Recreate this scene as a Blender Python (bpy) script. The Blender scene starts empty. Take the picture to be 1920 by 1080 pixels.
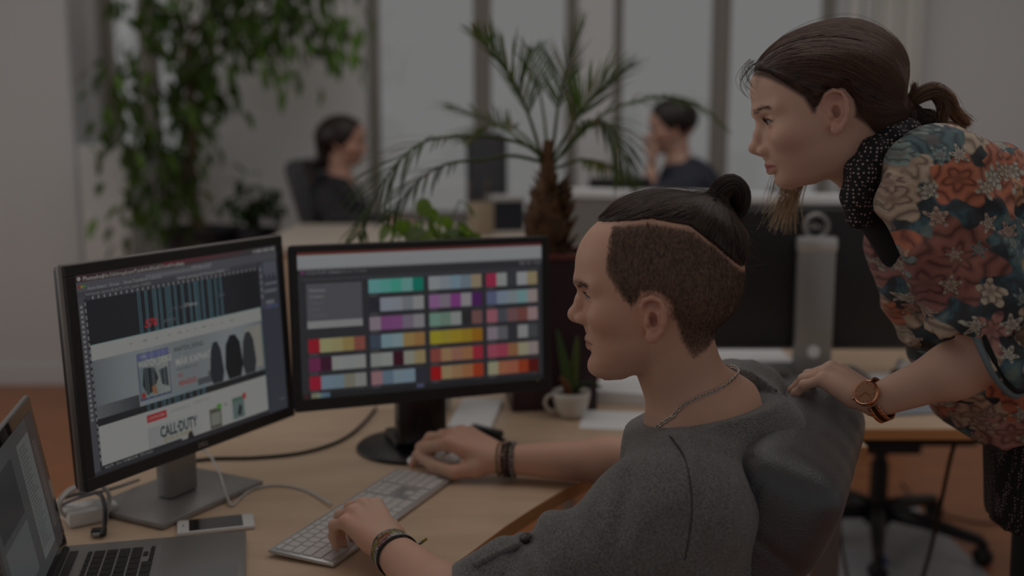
import bpy, bmesh, math, random
import numpy as np
from mathutils import Vector, Matrix
R = math.radians
random.seed(7); rng = np.random.default_rng(7)
SC = bpy.context.scene; COL = SC.collection

# ------------------------------------------------------------------ camera, world, lights, exposure
CAM_Z, PITCH = 1.41, math.atan(310/2000)
cd = bpy.data.cameras.new('camera'); cam = bpy.data.objects.new('camera', cd); COL.objects.link(cam)
cam.location = (0, 0, CAM_Z); cam.rotation_euler = (math.pi/2-PITCH, 0, 0)
cd.sensor_width = 36; cd.lens = 37.5; cd.clip_start = .05
cd.dof.use_dof = True; cd.dof.focus_distance = 1.49; cd.dof.aperture_fstop = 1.8
SC.camera = cam

W = bpy.data.worlds.new('overcast_sky'); SC.world = W; W.use_nodes = True
W.node_tree.nodes['Background'].inputs[0].default_value = (1.0, .995, .985, 1)
W.node_tree.nodes['Background'].inputs[1].default_value = 1.03

def area_light(name, loc, target, sx, sy, power, color=(1, 1, 1)):
    l = bpy.data.lights.new(name, 'AREA'); l.shape = 'RECTANGLE'; l.size = sx; l.size_y = sy
    l.energy = power; l.color = color
    o = bpy.data.objects.new(name, l); COL.objects.link(o); o.location = loc
    o.rotation_euler = (Vector(target)-Vector(loc)).to_track_quat('-Z', 'Y').to_euler()
    return o
# daylight entering by the tall windows of the side wall (left of the frame), and an overhead fill added to brighten the room
area_light('daylight_side_windows', (-3.9, 2.6, 1.9), (0, 2.2, 1.0), 3.6, 1.9, 88, (1, .99, .975))
area_light('overhead_fill', (.4, 3.0, 3.1), (.4, 3.0, 0), 3.6, 3.4, 128, (1, .985, .965))  # added fill light, stands for no fitting on the ceiling

vs = SC.view_settings
vs.view_transform = 'Standard'; vs.look = 'None'; vs.gamma = 1; vs.use_curve_mapping = False
vs.exposure = -2.62

# ------------------------------------------------------------------ helpers
_c, _s = math.cos(PITCH), math.sin(PITCH)
def ray(u, v):
    a0, a1, a2 = u-960., 2000., 540.-v
    return Vector((a0, a1*_c+a2*_s, -a1*_s+a2*_c))
def at(u, v, Y):                      # a point of the place seen at pixel (u, v), Y metres away
    r = ray(u, v); return Vector((0, 0, CAM_Z))+r*(Y/r.y)
def on(u, v, z):                      # ... lying on the level z
    r = ray(u, v); return Vector((0, 0, CAM_Z))+r*((z-CAM_Z)/r.z)
def lin(v):
    v = v/255.; return v/12.92 if v <= .04045 else ((v+.055)/1.055)**2.4
def C(r, g, b, k=1.0):                # photograph's (darkened) 8-bit colour -> scene colour
    return tuple(min(1.0, lin(x)/.163*k) for x in (r, g, b))

def mat(name, col=(.5, .5, .5), rough=.5, metal=0., spec=.5, bump=None, noise=None, emit=None, sss=0., trans=0., coat=0., sheen=0.):
    m = bpy.data.materials.new(name); m.use_nodes = True
    nt = m.node_tree; b = nt.nodes['Principled BSDF']
    b.inputs['Base Color'].default_value = (*col[:3], 1)
    b.inputs['Roughness'].default_value = rough; b.inputs['Metallic'].default_value = metal
    b.inputs['Specular IOR Level'].default_value = spec
    b.inputs['Coat Weight'].default_value = coat; b.inputs['Sheen Weight'].default_value = sheen
    if sss:
        b.inputs['Subsurface Weight'].default_value = sss
        b.inputs['Subsurface Radius'].default_value = (.012, .005, .003); b.inputs['Subsurface Scale'].default_value = .5
    if trans: b.inputs['Transmission Weight'].default_value = trans
    if emit:
        b.inputs['Emission Color'].default_value = (*emit[:3], 1); b.inputs['Emission Strength'].default_value = 1
    tc = None
    def coords():
        nonlocal tc
        if tc is None: tc = nt.nodes.new('ShaderNodeTexCoord')
        return tc.outputs['Object']
    if noise:                         # (scale, second colour, (lo, hi))  colour variation of the stuff itself
        n = nt.nodes.new('ShaderNodeTexNoise'); n.inputs['Scale'].default_value = noise[0]; n.inputs['Detail'].default_value = 6
        nt.links.new(coords(), n.inputs['Vector'])
        r = nt.nodes.new('ShaderNodeValToRGB'); lo, hi = noise[2] if len(noise) > 2 else (.35, .65)
        r.color_ramp.elements[0].position = lo; r.color_ramp.elements[1].position = hi
        r.color_ramp.elements[0].color = (*col[:3], 1); r.color_ramp.elements[1].color = (*noise[1][:3], 1)
        nt.links.new(n.outputs['Fac'], r.inputs['Fac']); nt.links.new(r.outputs['Color'], b.inputs['Base Color'])
    if bump:                          # (scale, strength[, kind])
        kind = bump[2] if len(bump) > 2 else 'noise'
        if kind == 'voronoi':
            n = nt.nodes.new('ShaderNodeTexVoronoi'); n.inputs['Scale'].default_value = bump[0]; out = n.outputs['Distance']
        else:
            n = nt.nodes.new('ShaderNodeTexNoise'); n.inputs['Scale'].default_value = bump[0]; n.inputs['Detail'].default_value = 5; out = n.outputs['Fac']
        nt.links.new(coords(), n.inputs['Vector'])
        bp = nt.nodes.new('ShaderNodeBump'); bp.inputs['Strength'].default_value = bump[1]; bp.inputs['Distance'].default_value = .002
        nt.links.new(out, bp.inputs['Height']); nt.links.new(bp.outputs['Normal'], b.inputs['Normal'])
    return m

def attr_mat(name, rough=.5, sss=0., emission=False, spec=.5, bump=None, sheen=0.):
    m = mat(name, rough=rough, sss=sss, spec=spec, bump=bump, sheen=sheen); nt = m.node_tree; b = nt.nodes['Principled BSDF']
    a = nt.nodes.new('ShaderNodeAttribute'); a.attribute_name = 'tint'
    if emission:
        b.inputs['Base Color'].default_value = (.01, .01, .01, 1)
        nt.links.new(a.outputs['Color'], b.inputs['Emission Color']); b.inputs['Emission Strength'].default_value = 1.1
    else: nt.links.new(a.outputs['Color'], b.inputs['Base Color'])
    return m

def wood(name, c1, c2, scale=3., stretch=(1, 12, 12), rough=.4, bump=.05, c3=None):
    m = mat(name, c1, rough); nt = m.node_tree; b = nt.nodes['Principled BSDF']
    tc = nt.nodes.new('ShaderNodeTexCoord'); mp = nt.nodes.new('ShaderNodeMapping')
    mp.inputs['Scale'].default_value = stretch; nt.links.new(tc.outputs['Object'], mp.inputs['Vector'])
    n = nt.nodes.new('ShaderNodeTexNoise'); n.inputs['Scale'].default_value = scale; n.inputs['Detail'].default_value = 8; n.inputs['Distortion'].default_value = .6
    nt.links.new(mp.outputs['Vector'], n.inputs['Vector'])
    r = nt.nodes.new('ShaderNodeValToRGB'); r.color_ramp.elements[0].color = (*c1, 1); r.color_ramp.elements[1].color = (*c2, 1)
    r.color_ramp.elements[0].position = .3; r.color_ramp.elements[1].position = .7
    nt.links.new(n.outputs['Fac'], r.inputs['Fac']); nt.links.new(r.outputs['Color'], b.inputs['Base Color'])
    bp = nt.nodes.new('ShaderNodeBump'); bp.inputs['Strength'].default_value = bump; bp.inputs['Distance'].default_value = .002
    nt.links.new(n.outputs['Fac'], bp.inputs['Height']); nt.links.new(bp.outputs['Normal'], b.inputs['Normal'])
    return m

def link(o, parent=None):
    COL.objects.link(o)
    if parent is not None: o.parent = parent
    return o
def tag(o, label=None, cat=None, group=None, kind=None):
    if label: o['label'] = label
    if cat: o['category'] = cat
    if group: o['group'] = group
    if kind: o['kind'] = kind
    return o
def empty(name, loc=(0, 0, 0), rz=0, label=None, cat=None, group=None):
    o = bpy.data.objects.new(name, None); COL.objects.link(o); o.location = loc; o.rotation_euler = (0, 0, rz)
    o.empty_display_size = .05
    return tag(o, label, cat, group)
def mesh_obj(name, verts, faces, m, parent=None, smooth=True, tint=None):
    me = bpy.data.meshes.new(name)
    if isinstance(verts, np.ndarray): verts = verts.tolist()
    if isinstance(faces, np.ndarray): faces = faces.tolist()
    me.from_pydata(verts, [], faces); me.update()
    if smooth: me.polygons.foreach_set('use_smooth', [True]*len(me.polygons))
    if tint is not None:
        a = me.color_attributes.new('tint', 'FLOAT_COLOR', 'POINT')
        t = np.ones((len(verts), 4), np.float32); t[:, :3] = np.asarray(tint, np.float32)
        a.data.foreach_set('color', t.ravel())
    if m: me.materials.append(m)
    return link(bpy.data.objects.new(name, me), parent)
def share(name, src, parent, loc, rot=None, scale=None):   # another piece with the same mesh data
    o = bpy.data.objects.new(name, src.data); link(o, parent); o.location = loc
    if rot is not None: o.rotation_euler = rot
    if scale is not None: o.scale = scale
    return o

class MB:                              # collects geometry for ONE mesh
    def __init__(s): s.v = []; s.f = []
    def add(s, v, f):
        n = len(s.v); s.v += [tuple(x) for x in v]; s.f += [tuple(i+n for i in q) for q in f]; return s
    def box(s, lo, hi, bev=0., M=None, seg=2):
        bm = bmesh.new(); bmesh.ops.create_cube(bm, size=1)
        c = [(lo[i]+hi[i])/2 for i in range(3)]; d = [hi[i]-lo[i] for i in range(3)]
        for v in bm.verts: v.co = Vector((v.co.x*d[0]+c[0], v.co.y*d[1]+c[1], v.co.z*d[2]+c[2]))
        if bev: bmesh.ops.bevel(bm, geom=bm.edges[:], offset=bev, segments=seg, affect='EDGES', profile=.5)
        bm.verts.index_update()
        v = [(M @ q.co if M else q.co.copy()) for q in bm.verts]; f = [[q.index for q in p.verts] for p in bm.faces]; bm.free()
        return s.add(v, f)
    def tube(s, pts, rad, n=10, cap=True, closed=False):
        pts = [Vector(p) for p in pts]; k = len(pts)
        if not hasattr(rad, '__len__'): rad = [rad]*k
        V = []; up = None
        for i, p in enumerate(pts):
            if closed: t = (pts[(i+1) % k]-pts[i-1])
            else: t = pts[min(i+1, k-1)]-pts[max(i-1, 0)]
            t.normalize()
            if up is None:
                up = Vector((0, 0, 1)) if abs(t.z) < .9 else Vector((1, 0, 0))
            a = (up-t*up.dot(t)).normalized(); b = t.cross(a); up = a
            for j in range(n):
                an = 2*math.pi*j/n; V.append(p+(a*math.cos(an)+b*math.sin(an))*rad[i])
        F = []
        for i in range(k if closed else k-1):
            for j in range(n):
                i2 = (i+1) % k
                F.append((i*n+j, i*n+(j+1) % n, i2*n+(j+1) % n, i2*n+j))
        if cap and not closed: F += [tuple(range(n-1, -1, -1)), tuple((k-1)*n+j for j in range(n))]
        return s.add(V, F)
    def lathe(s, prof, n=32, c=(0, 0, 0), M=None):
        V = []; F = []; k = len(prof)
        for r, z in prof:
            for j in range(n):
                an = 2*math.pi*j/n; q = Vector((c[0]+r*math.cos(an), c[1]+r*math.sin(an), c[2]+z)); V.append(M @ q if M else q)
        for i in range(k-1):
            for j in range(n): F.append((i*n+j, i*n+(j+1) % n, (i+1)*n+(j+1) % n, (i+1)*n+j))
        F += [tuple(range(n-1, -1, -1)), tuple((k-1)*n+j for j in range(n))]
        return s.add(V, F)
    def prism(s, poly, z0, z1):
        n = len(poly); V = [(x, y, z0) for x, y in poly]+[(x, y, z1) for x, y in poly]
        F = [tuple(range(n-1, -1, -1)), tuple(range(n, 2*n))]+[(i, (i+1) % n, n+(i+1) % n, n+i) for i in range(n)]
        return s.add(V, F)
    def build(s, name, m, parent=None, smooth=False, bev=0, angle=None):
        o = mesh_obj(name, s.v, s.f, m, parent, smooth)
        if angle: o.data.set_sharp_from_angle(angle=R(angle))
        if bev:
            b = o.modifiers.new('bevel', 'BEVEL'); b.width = bev; b.segments = 2; b.limit_method = 'ANGLE'; b.angle_limit = R(40)
        return o

def text_geo(body, size, bold=0., align='LEFT', shear=0.):
    cu = bpy.data.curves.new('lettering', 'FONT'); cu.body = body; cu.size = size; cu.align_x = align; cu.offset = bold*size; cu.shear = shear
    cu.resolution_u = 2
    o = bpy.data.objects.new('lettering', cu); COL.objects.link(o)
    me = o.to_mesh(); v = [tuple(q.co) for q in me.vertices]; f = [tuple(p.vertices) for p in me.polygons]
    o.to_mesh_clear(); bpy.data.objects.remove(o); bpy.data.curves.remove(cu)
    return v, f

class Print:                           # flat print on a screen: quads and lettering in u right / v down, 0..1
    def __init__(s, w, h): s.w, s.h = w, h; s.v = []; s.f = []; s.t = []; s.z = 0.
    def P(s, u, v): return (-s.w/2+u*s.w, s.h/2-v*s.h, s.z)
    def quad(s, u0, v0, u1, v1, c, c2=None, sk=0.):
        s.z += 1.5e-6; n = len(s.v); c2 = c2 or c
        s.v += [s.P(u0, v0), s.P(u1, v0), s.P(u1+sk, v1), s.P(u0+sk, v1)]; s.t += [c, c2, c2, c]; s.f.append((n+3, n+2, n+1, n))
    def poly(s, pts, c):
        s.z += 1.5e-6; n = len(s.v); s.v += [s.P(*p) for p in pts]; s.t += [c]*len(pts); s.f.append(tuple(range(n+len(pts)-1, n-1, -1)))
    def disc(s, u, v, r, c, n=14):
        s.poly([(u+r*math.cos(2*math.pi*i/n)*s.h/s.w, v+r*math.sin(2*math.pi*i/n)) for i in range(n)], c)
    def text(s, body, u, v, size, c, bold=0., align='LEFT', sx=1., shear=0.):
        s.z += 1.5e-6; V, F = text_geo(body, size*s.h, bold, align, shear); n = len(s.v); o = s.P(u, v)
        s.v += [(o[0]+x*sx, o[1]+y, s.z) for x, y, _ in V]; s.t += [c]*len(V); s.f += [tuple(i+n for i in q) for q in F]
    def build(s, name, m, parent): return mesh_obj(name, s.v, s.f, m, parent, False, s.t)

# ------------------------------------------------------------------ materials
M = {}
M['wall'] = mat('painted_plaster', (.83, .845, .85), .85, bump=(60, .05))
M['wall_white'] = mat('white_paint', (.70, .715, .715), .6)
M['frame'] = mat('frame_backlit_shade', (.34, .31, .28), .5)  # white frames, their backlit shade put into the colour
M['ceil'] = mat('ceiling_paint', (.85, .84, .82), .9)
M['floor'] = wood('oiled_parquet', C(80, 48, 25), C(62, 35, 18), 2.2, (2, 14, 1), .33, .03)
M['desk'] = wood('birch_veneer', C(95, 82, 69), C(87, 74, 61), 1.6, (2, 9, 9), .34, .01)
M['desk_edge'] = wood('birch_edge', C(104, 74, 46), C(94, 64, 38), 2, (2, 2, 12), .45, .02)
M['black'] = mat('black_plastic', (.013, .012, .013), .42)
M['black_gloss'] = mat('black_gloss_plastic', (.012, .012, .013), .22)
M['bezel'] = mat('matte_bezel', (.022, .021, .022), .5, bump=(900, .05))
M['silver'] = mat('silver_plastic', (.34, .33, .32), .38, .55)
M['grey_plastic'] = mat('grey_plastic', (.24, .215, .20), .45, .2)
M['alu'] = mat('brushed_aluminium', (.42, .41, .40), .36, .75, bump=(700, .04))
M['alu_light'] = mat('pale_aluminium', (.62, .61, .60), .35, .6)
M['white_plastic'] = mat('white_plastic', (.72, .70, .68), .35)
M['keycap'] = mat('white_keycap', (.62, .59, .57), .45)
M['black_key'] = mat('black_keycap', (.018, .018, .018), .45)
M['cable_black'] = mat('black_cable', (.02, .02, .02), .45)
M['cable_white'] = mat('white_cable', (.55, .53, .51), .45)
M['glass_black'] = mat('black_glass', (.008, .008, .009), .06, coat=.5)
M['leather'] = mat('black_leather', (.036, .037, .042), .34, spec=1.0, sheen=.22, bump=(420, .28, 'voronoi'))
M['leather_far'] = mat('worn_leather', (.03, .031, .036), .35)
M['paper'] = mat('white_paper', (.86, .86, .87), .7)
M['ceramic'] = mat('white_ceramic', (.62, .58, .52), .25, coat=.3)
M['maroon'] = mat('burgundy_lacquer', (.042, .018, .026), .4)
M['maroon_rim'] = mat('burgundy_rim', (.16, .035, .03), .35)
M['soil'] = mat('potting_soil', (.05, .03, .018), .9, bump=(90, .6))
M['pot_dark'] = mat('dark_blue_glaze', (.02, .022, .032), .4)
M['divider'] = mat('grey_divider_fabric', (.27, .26, .24), .8, bump=(500, .2))
M['divider_top'] = mat('white_divider_rail', (.80, .82, .83), .3)
M['trunk'] = mat('palm_fibre', (.085, .042, .02), .8, bump=(120, .6), noise=(30, (.15, .075, .03)))
M['bark'] = mat('ficus_bark', (.11, .07, .045), .8, bump=(60, .5))
M['navy'] = mat('navy_cotton', (.03, .035, .055), .8)
M['beige'] = mat('beige_ceramic', (.34, .27, .18), .5)
M['mat_clear'] = mat('pale_floor_mat', (.42, .43, .47), .3)
M['blue_plastic'] = mat('blue_plastic', (.04, .07, .22), .4)
def leaf_mat(name, col, tr=.45):
    m = attr_mat(name, .45); nt = m.node_tree; b = nt.nodes['Principled BSDF']
    t = nt.nodes.new('ShaderNodeBsdfTranslucent'); mx = nt.nodes.new('ShaderNodeMixShader'); mx.inputs[0].default_value = tr
    a = [n for n in nt.nodes if n.type == 'ATTRIBUTE'][0]
    hs = nt.nodes.new('ShaderNodeMixRGB'); hs.blend_type = 'MULTIPLY'; hs.inputs[0].default_value = 1; hs.inputs[2].default_value = (*col, 1)
    nt.links.new(a.outputs['Color'], hs.inputs[1]); nt.links.new(hs.outputs[0], t.inputs['Color'])
    nt.links.new(b.outputs[0], mx.inputs[1]); nt.links.new(t.outputs[0], mx.inputs[2])
    nt.links.new(mx.outputs[0], nt.nodes['Material Output'].inputs['Surface'])
    return m
M['leaf'] = leaf_mat('plant_leaf', (1.3, 1.5, .7))
def glass_mat():
    m = bpy.data.materials.new('window_glass'); m.use_nodes = True; nt = m.node_tree; nt.nodes.clear()
    o = nt.nodes.new('ShaderNodeOutputMaterial'); t = nt.nodes.new('ShaderNodeBsdfTransparent'); g = nt.nodes.new('ShaderNodeBsdfGlossy')
    g.inputs['Roughness'].default_value = .02; mx = nt.nodes.new('ShaderNodeMixShader'); mx.inputs[0].default_value = .06
    nt.links.new(t.outputs[0], mx.inputs[1]); nt.links.new(g.outputs[0], mx.inputs[2]); nt.links.new(mx.outputs[0], o.inputs[0])
    return m
M['pane'] = glass_mat()
M['screen'] = attr_mat('lit_screen', rough=.35, emission=True, spec=.3)
M['print'] = attr_mat('flat_print', rough=.6)

# ------------------------------------------------------------------ the room
WY = 5.9                                # inner face of the window wall
def struct(o): o['kind'] = 'structure'; return o
struct(MB().box((-4.4, -1.2, -.1), (3.4, 6.3, 0)).build('floor', M['floor']))
struct(MB().box((-4.4, -1.2, 3.3), (3.4, 6.3, 3.4)).build('ceiling', M['ceil']))
wb = MB()
ops = [(-2.28, -1.80, 1.12), (-.80, .36, .82), (.55, 1.78, .82)]      # window openings (x0, x1, sill)
edges = [-4.4]+[e for a, b, _ in ops for e in (a, b)]+[3.4]
for i in range(0, len(edges), 2): wb.box((edges[i], WY, 0), (edges[i+1], WY+.35, 3.3))
for a, b, sz in ops: wb.box((a, WY, 0), (b, WY+.35, sz)); wb.box((a, WY, 3.0), (b, WY+.35, 3.3))
struct(wb.build('wall_back', M['wall']))
struct(MB().box((-2.86, 5.66, 0), (-2.30, WY, 3.3), .012).build('wall_pillar', M['wall_white']))
struct(MB().box((1.86, 5.80, 0), (1.93, 5.9, 3.3), .02).build('trim_1', M['wall_white']))
struct(MB().box((3.4, 1.6, 0), (3.5, 6.3, 3.3)).build('wall_right', M['wall']))
wl = MB(); wl.box((-4.5, -1.2, 0), (-4.4, 6.3, .9)); wl.box((-4.5, -1.2, 2.9), (-4.4, 6.3, 3.3))
for y0, y1 in ((-1.2, -.6), (1.0, 1.5), (3.2, 3.7), (5.3, 6.3)): wl.box((-4.5, y0, .9), (-4.4, y1, 2.9))
struct(wl.build('wall_left', M['wall']))
bb = MB()
for a, b in ((-4.4, -2.86), (-2.3, 3.4)): bb.box((a, WY-.02, 0), (b, WY, .11), .004)
struct(bb.build('baseboard_back', M['wall_white']))
struct(MB().box((-2.88, 5.64, 0), (-2.28, 5.66, .11), .004).build('baseboard_pillar', M['wall_white']))

def window(n, a, b, sz, splits):
    y0, y1 = WY+.13, WY+.20; top = 3.0
    root = tag(empty('window_%d' % n, ((a+b)/2, WY, sz)), kind='structure'); iv = Matrix.Translation(-Vector(((a+b)/2, WY, sz)))
    f = MB(); f.box((a, y0, sz), (a+.04, y1, top), .008, iv); f.box((b-.04, y0, sz), (b, y1, top), .008, iv)
    f.box((a+.04, y0, sz), (b-.04, y1, sz+.07), .008, iv); f.box((a+.04, y0, top-.07), (b-.04, y1, top), .008, iv)
    f.build('window_frame', M['frame'], root)
    xs = [a+.04]+[e for s in splits for e in (s-.026, s+.026)]+[b-.04]
    for s in splits: MB().box((s-.026, y0-.015, sz+.07), (s+.026, y1, top-.07), .01, iv).build('mullion', M['frame'], root)
    for i in range(0, len(xs), 2):
        x0, x1 = xs[i], xs[i+1]
        sa = MB(); t = .024
        sa.box((x0, y0+.005, sz+.07), (x0+t, y1-.01, top-.07), .005, iv); sa.box((x1-t, y0+.005, sz+.07), (x1, y1-.01, top-.07), .005, iv)
        sa.box((x0+t, y0+.005, sz+.07), (x1-t, y1-.01, sz+.07+t), .005, iv); sa.box((x0+t, y0+.005, top-.07-t), (x1-t, y1-.01, top-.07), .005, iv)
        so = sa.build('sash', M['frame'], root)
        MB().box((x0+t, y0+.03, sz+.07+t), (x1-t, y0+.034, top-.07-t), 0, iv).build('pane', M['pane'], so)
    MB().box((a-.03, WY-.10, sz-.035), (b+.03, y0+.005, sz), .008, iv).build('window_sill', M['wall_white'], root)
    return root
window(1, *ops[0], [-2.02]); window(2, *ops[1], [-.165]); window(3, *ops[2], [1.16])

# pale curtain hanging beside the middle window and heating pipe
def curtain(name, x0, x1, y, z0, z1, label, m):
    n = 60; V = []; F = []
    for i in range(n+1):
        x = x0+(x1-x0)*i/n; yy = y+.028*math.sin(i*.75)+.01*math.sin(i*1.9)
        for z in (z0, z1): V.append((x, yy, z))
    for i in range(n): F.append((2*i, 2*i+2, 2*i+3, 2*i+1))
    o = mesh_obj(name, V, F, m); s = o.modifiers.new('cloth', 'SOLIDIFY'); s.thickness = .003
    return tag(o, label, 'curtain')
M['curtain'] = mat('sheer_curtain', (.85, .83, .79), .9)
curtain('curtain', 1.80, 2.20, WY-.07, .12, 3.0, 'pale curtain gathered beside the right-hand window', M['curtain'])

# white cabinet standing against the pillar
cb = empty('storage_cabinet', (-2.06, 5.62, 0), 0, 'narrow white storage cabinet standing beside the left window pillar', 'cabinet')
MB().box((-.13, -.2, .06), (.13, .2, 1.30), .006).build('body', M['wall_white'], cb)
MB().box((-.12, -.19, 0), (.12, .19, .06)).build('plinth', M['grey_plastic'], cb)
d = MB().box((-.124, -.215, .07), (.124, -.2, 1.29), .004).build('door', M['wall_white'], cb)
MB().box((.09, -.235, .7), (.102, -.215, .82), .003).build('handle', M['alu'], d)

# ------------------------------------------------------------------ desks
DZ = .745
def desk_from(name, poly, label, legs, loc, z=DZ, th=.026):
    root = empty(name, (*loc, 0), 0, label, 'desk')
    P = [(x-loc[0], y-loc[1]) for x, y in poly]
    n = len(P); top = MB(); top.prism(P, z-th, z)
    o = top.build('tabletop', M['desk'], root); o.data.materials.append(M['desk_edge'])
    for p in o.data.polygons:
        if abs(p.normal.z) < .5: p.material_index = 1
    b = o.modifiers.new('bevel', 'BEVEL'); b.width = .002; b.segments = 2; b.limit_method = 'ANGLE'; b.angle_limit = R(60)
    for x, y in legs:
        MB().box((x-loc[0]-.025, y-loc[1]-.025, 0), (x-loc[0]+.025, y-loc[1]+.025, z-th), .004).build('leg', M['grey_plastic'], root)
    return root
front = [on(u, v, DZ) for u, v in ((830, 1078), (862, 1050), (900, 1022), (948, 986), (1000, 952), (1050, 922), (1100, 897), (1160, 872), (1230, 850))]
bay = [(-.16, 1.30), (-.135, 1.40)]+[(p.x, p.y) for p in front]+[(.42, 2.10), (.62, 2.14), (.74, 2.14)]
poly = [(-1.20, 1.02), (-.2, 1.0), (-.18, 1.15)]+bay+[(.74, 2.62), (-.44, 2.62)]
desk_from('corner_desk', poly, 'light birch corner desk with a curved front edge under the two lit monitors', [(-.98, 1.3), (-.28, 1.10), (.68, 2.2), (.66, 2.55), (-.42, 2.5)], (-.3, 1.9))
desk_from('facing_desk', [(.76, 2.27), (2.1, 2.27), (2.1, 3.12), (.30, 3.12), (.30, 2.66), (.76, 2.66)], 'light birch desk carrying the black monitor seen from behind', [(2.02, 2.36), (2.02, 3.04), (.4, 3.04), (.80, 2.62)], (1.2, 2.8))

# low cabinet between the desks and the colleagues
lc = empty('low_cabinet', (-.9, 4.15, 0), 0, 'long pale wooden low cabinet in front of the seated colleague in black', 'cabinet')
MB().box((-.02, -.42, .95), (.98, .42, .98), .004).build('worktop', mat('pale_laminate', (.62, .54, .46), .4), lc)
MB().box((.0, -.4, .0), (.96, .4, .95), .004).build('body', M['desk_edge'], lc)
for k in range(2): 
    dd = MB().box((.005+k*.478, -.418, .08), (.005+k*.478+.472, -.4, .94), .003).build('door', M['desk'], lc)
    MB().box((.005+k*.478+.43, -.435, .6), (.005+k*.478+.442, -.418, .72), .002).build('handle', M['alu'], dd)

# grey divider between the desk rows
a, b = Vector((.16, 3.75, 0)), Vector((2.10, 2.982, 0)); dirv = (b-a); L = dirv.length; rz = math.atan2(dirv.y, dirv.x)
dv = empty('desk_divider', a, rz, 'grey fabric desk divider with a white top rail behind the shaved head', 'divider')
MB().box((0, -.02, .78), (L, .02, 1.15), .005).build('panel', M['divider'], dv)
MB().box((-.005, -.028, 1.15), (L+.005, .028, 1.185), .008).build('top_rail', M['divider_top'], dv)
for x, z0 in ((.05, 0), (L-.05, DZ)): MB().box((x-.02, -.02, z0), (x+.02, .02, .78), .005).build('post', M['grey_plastic'], dv)

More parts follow.
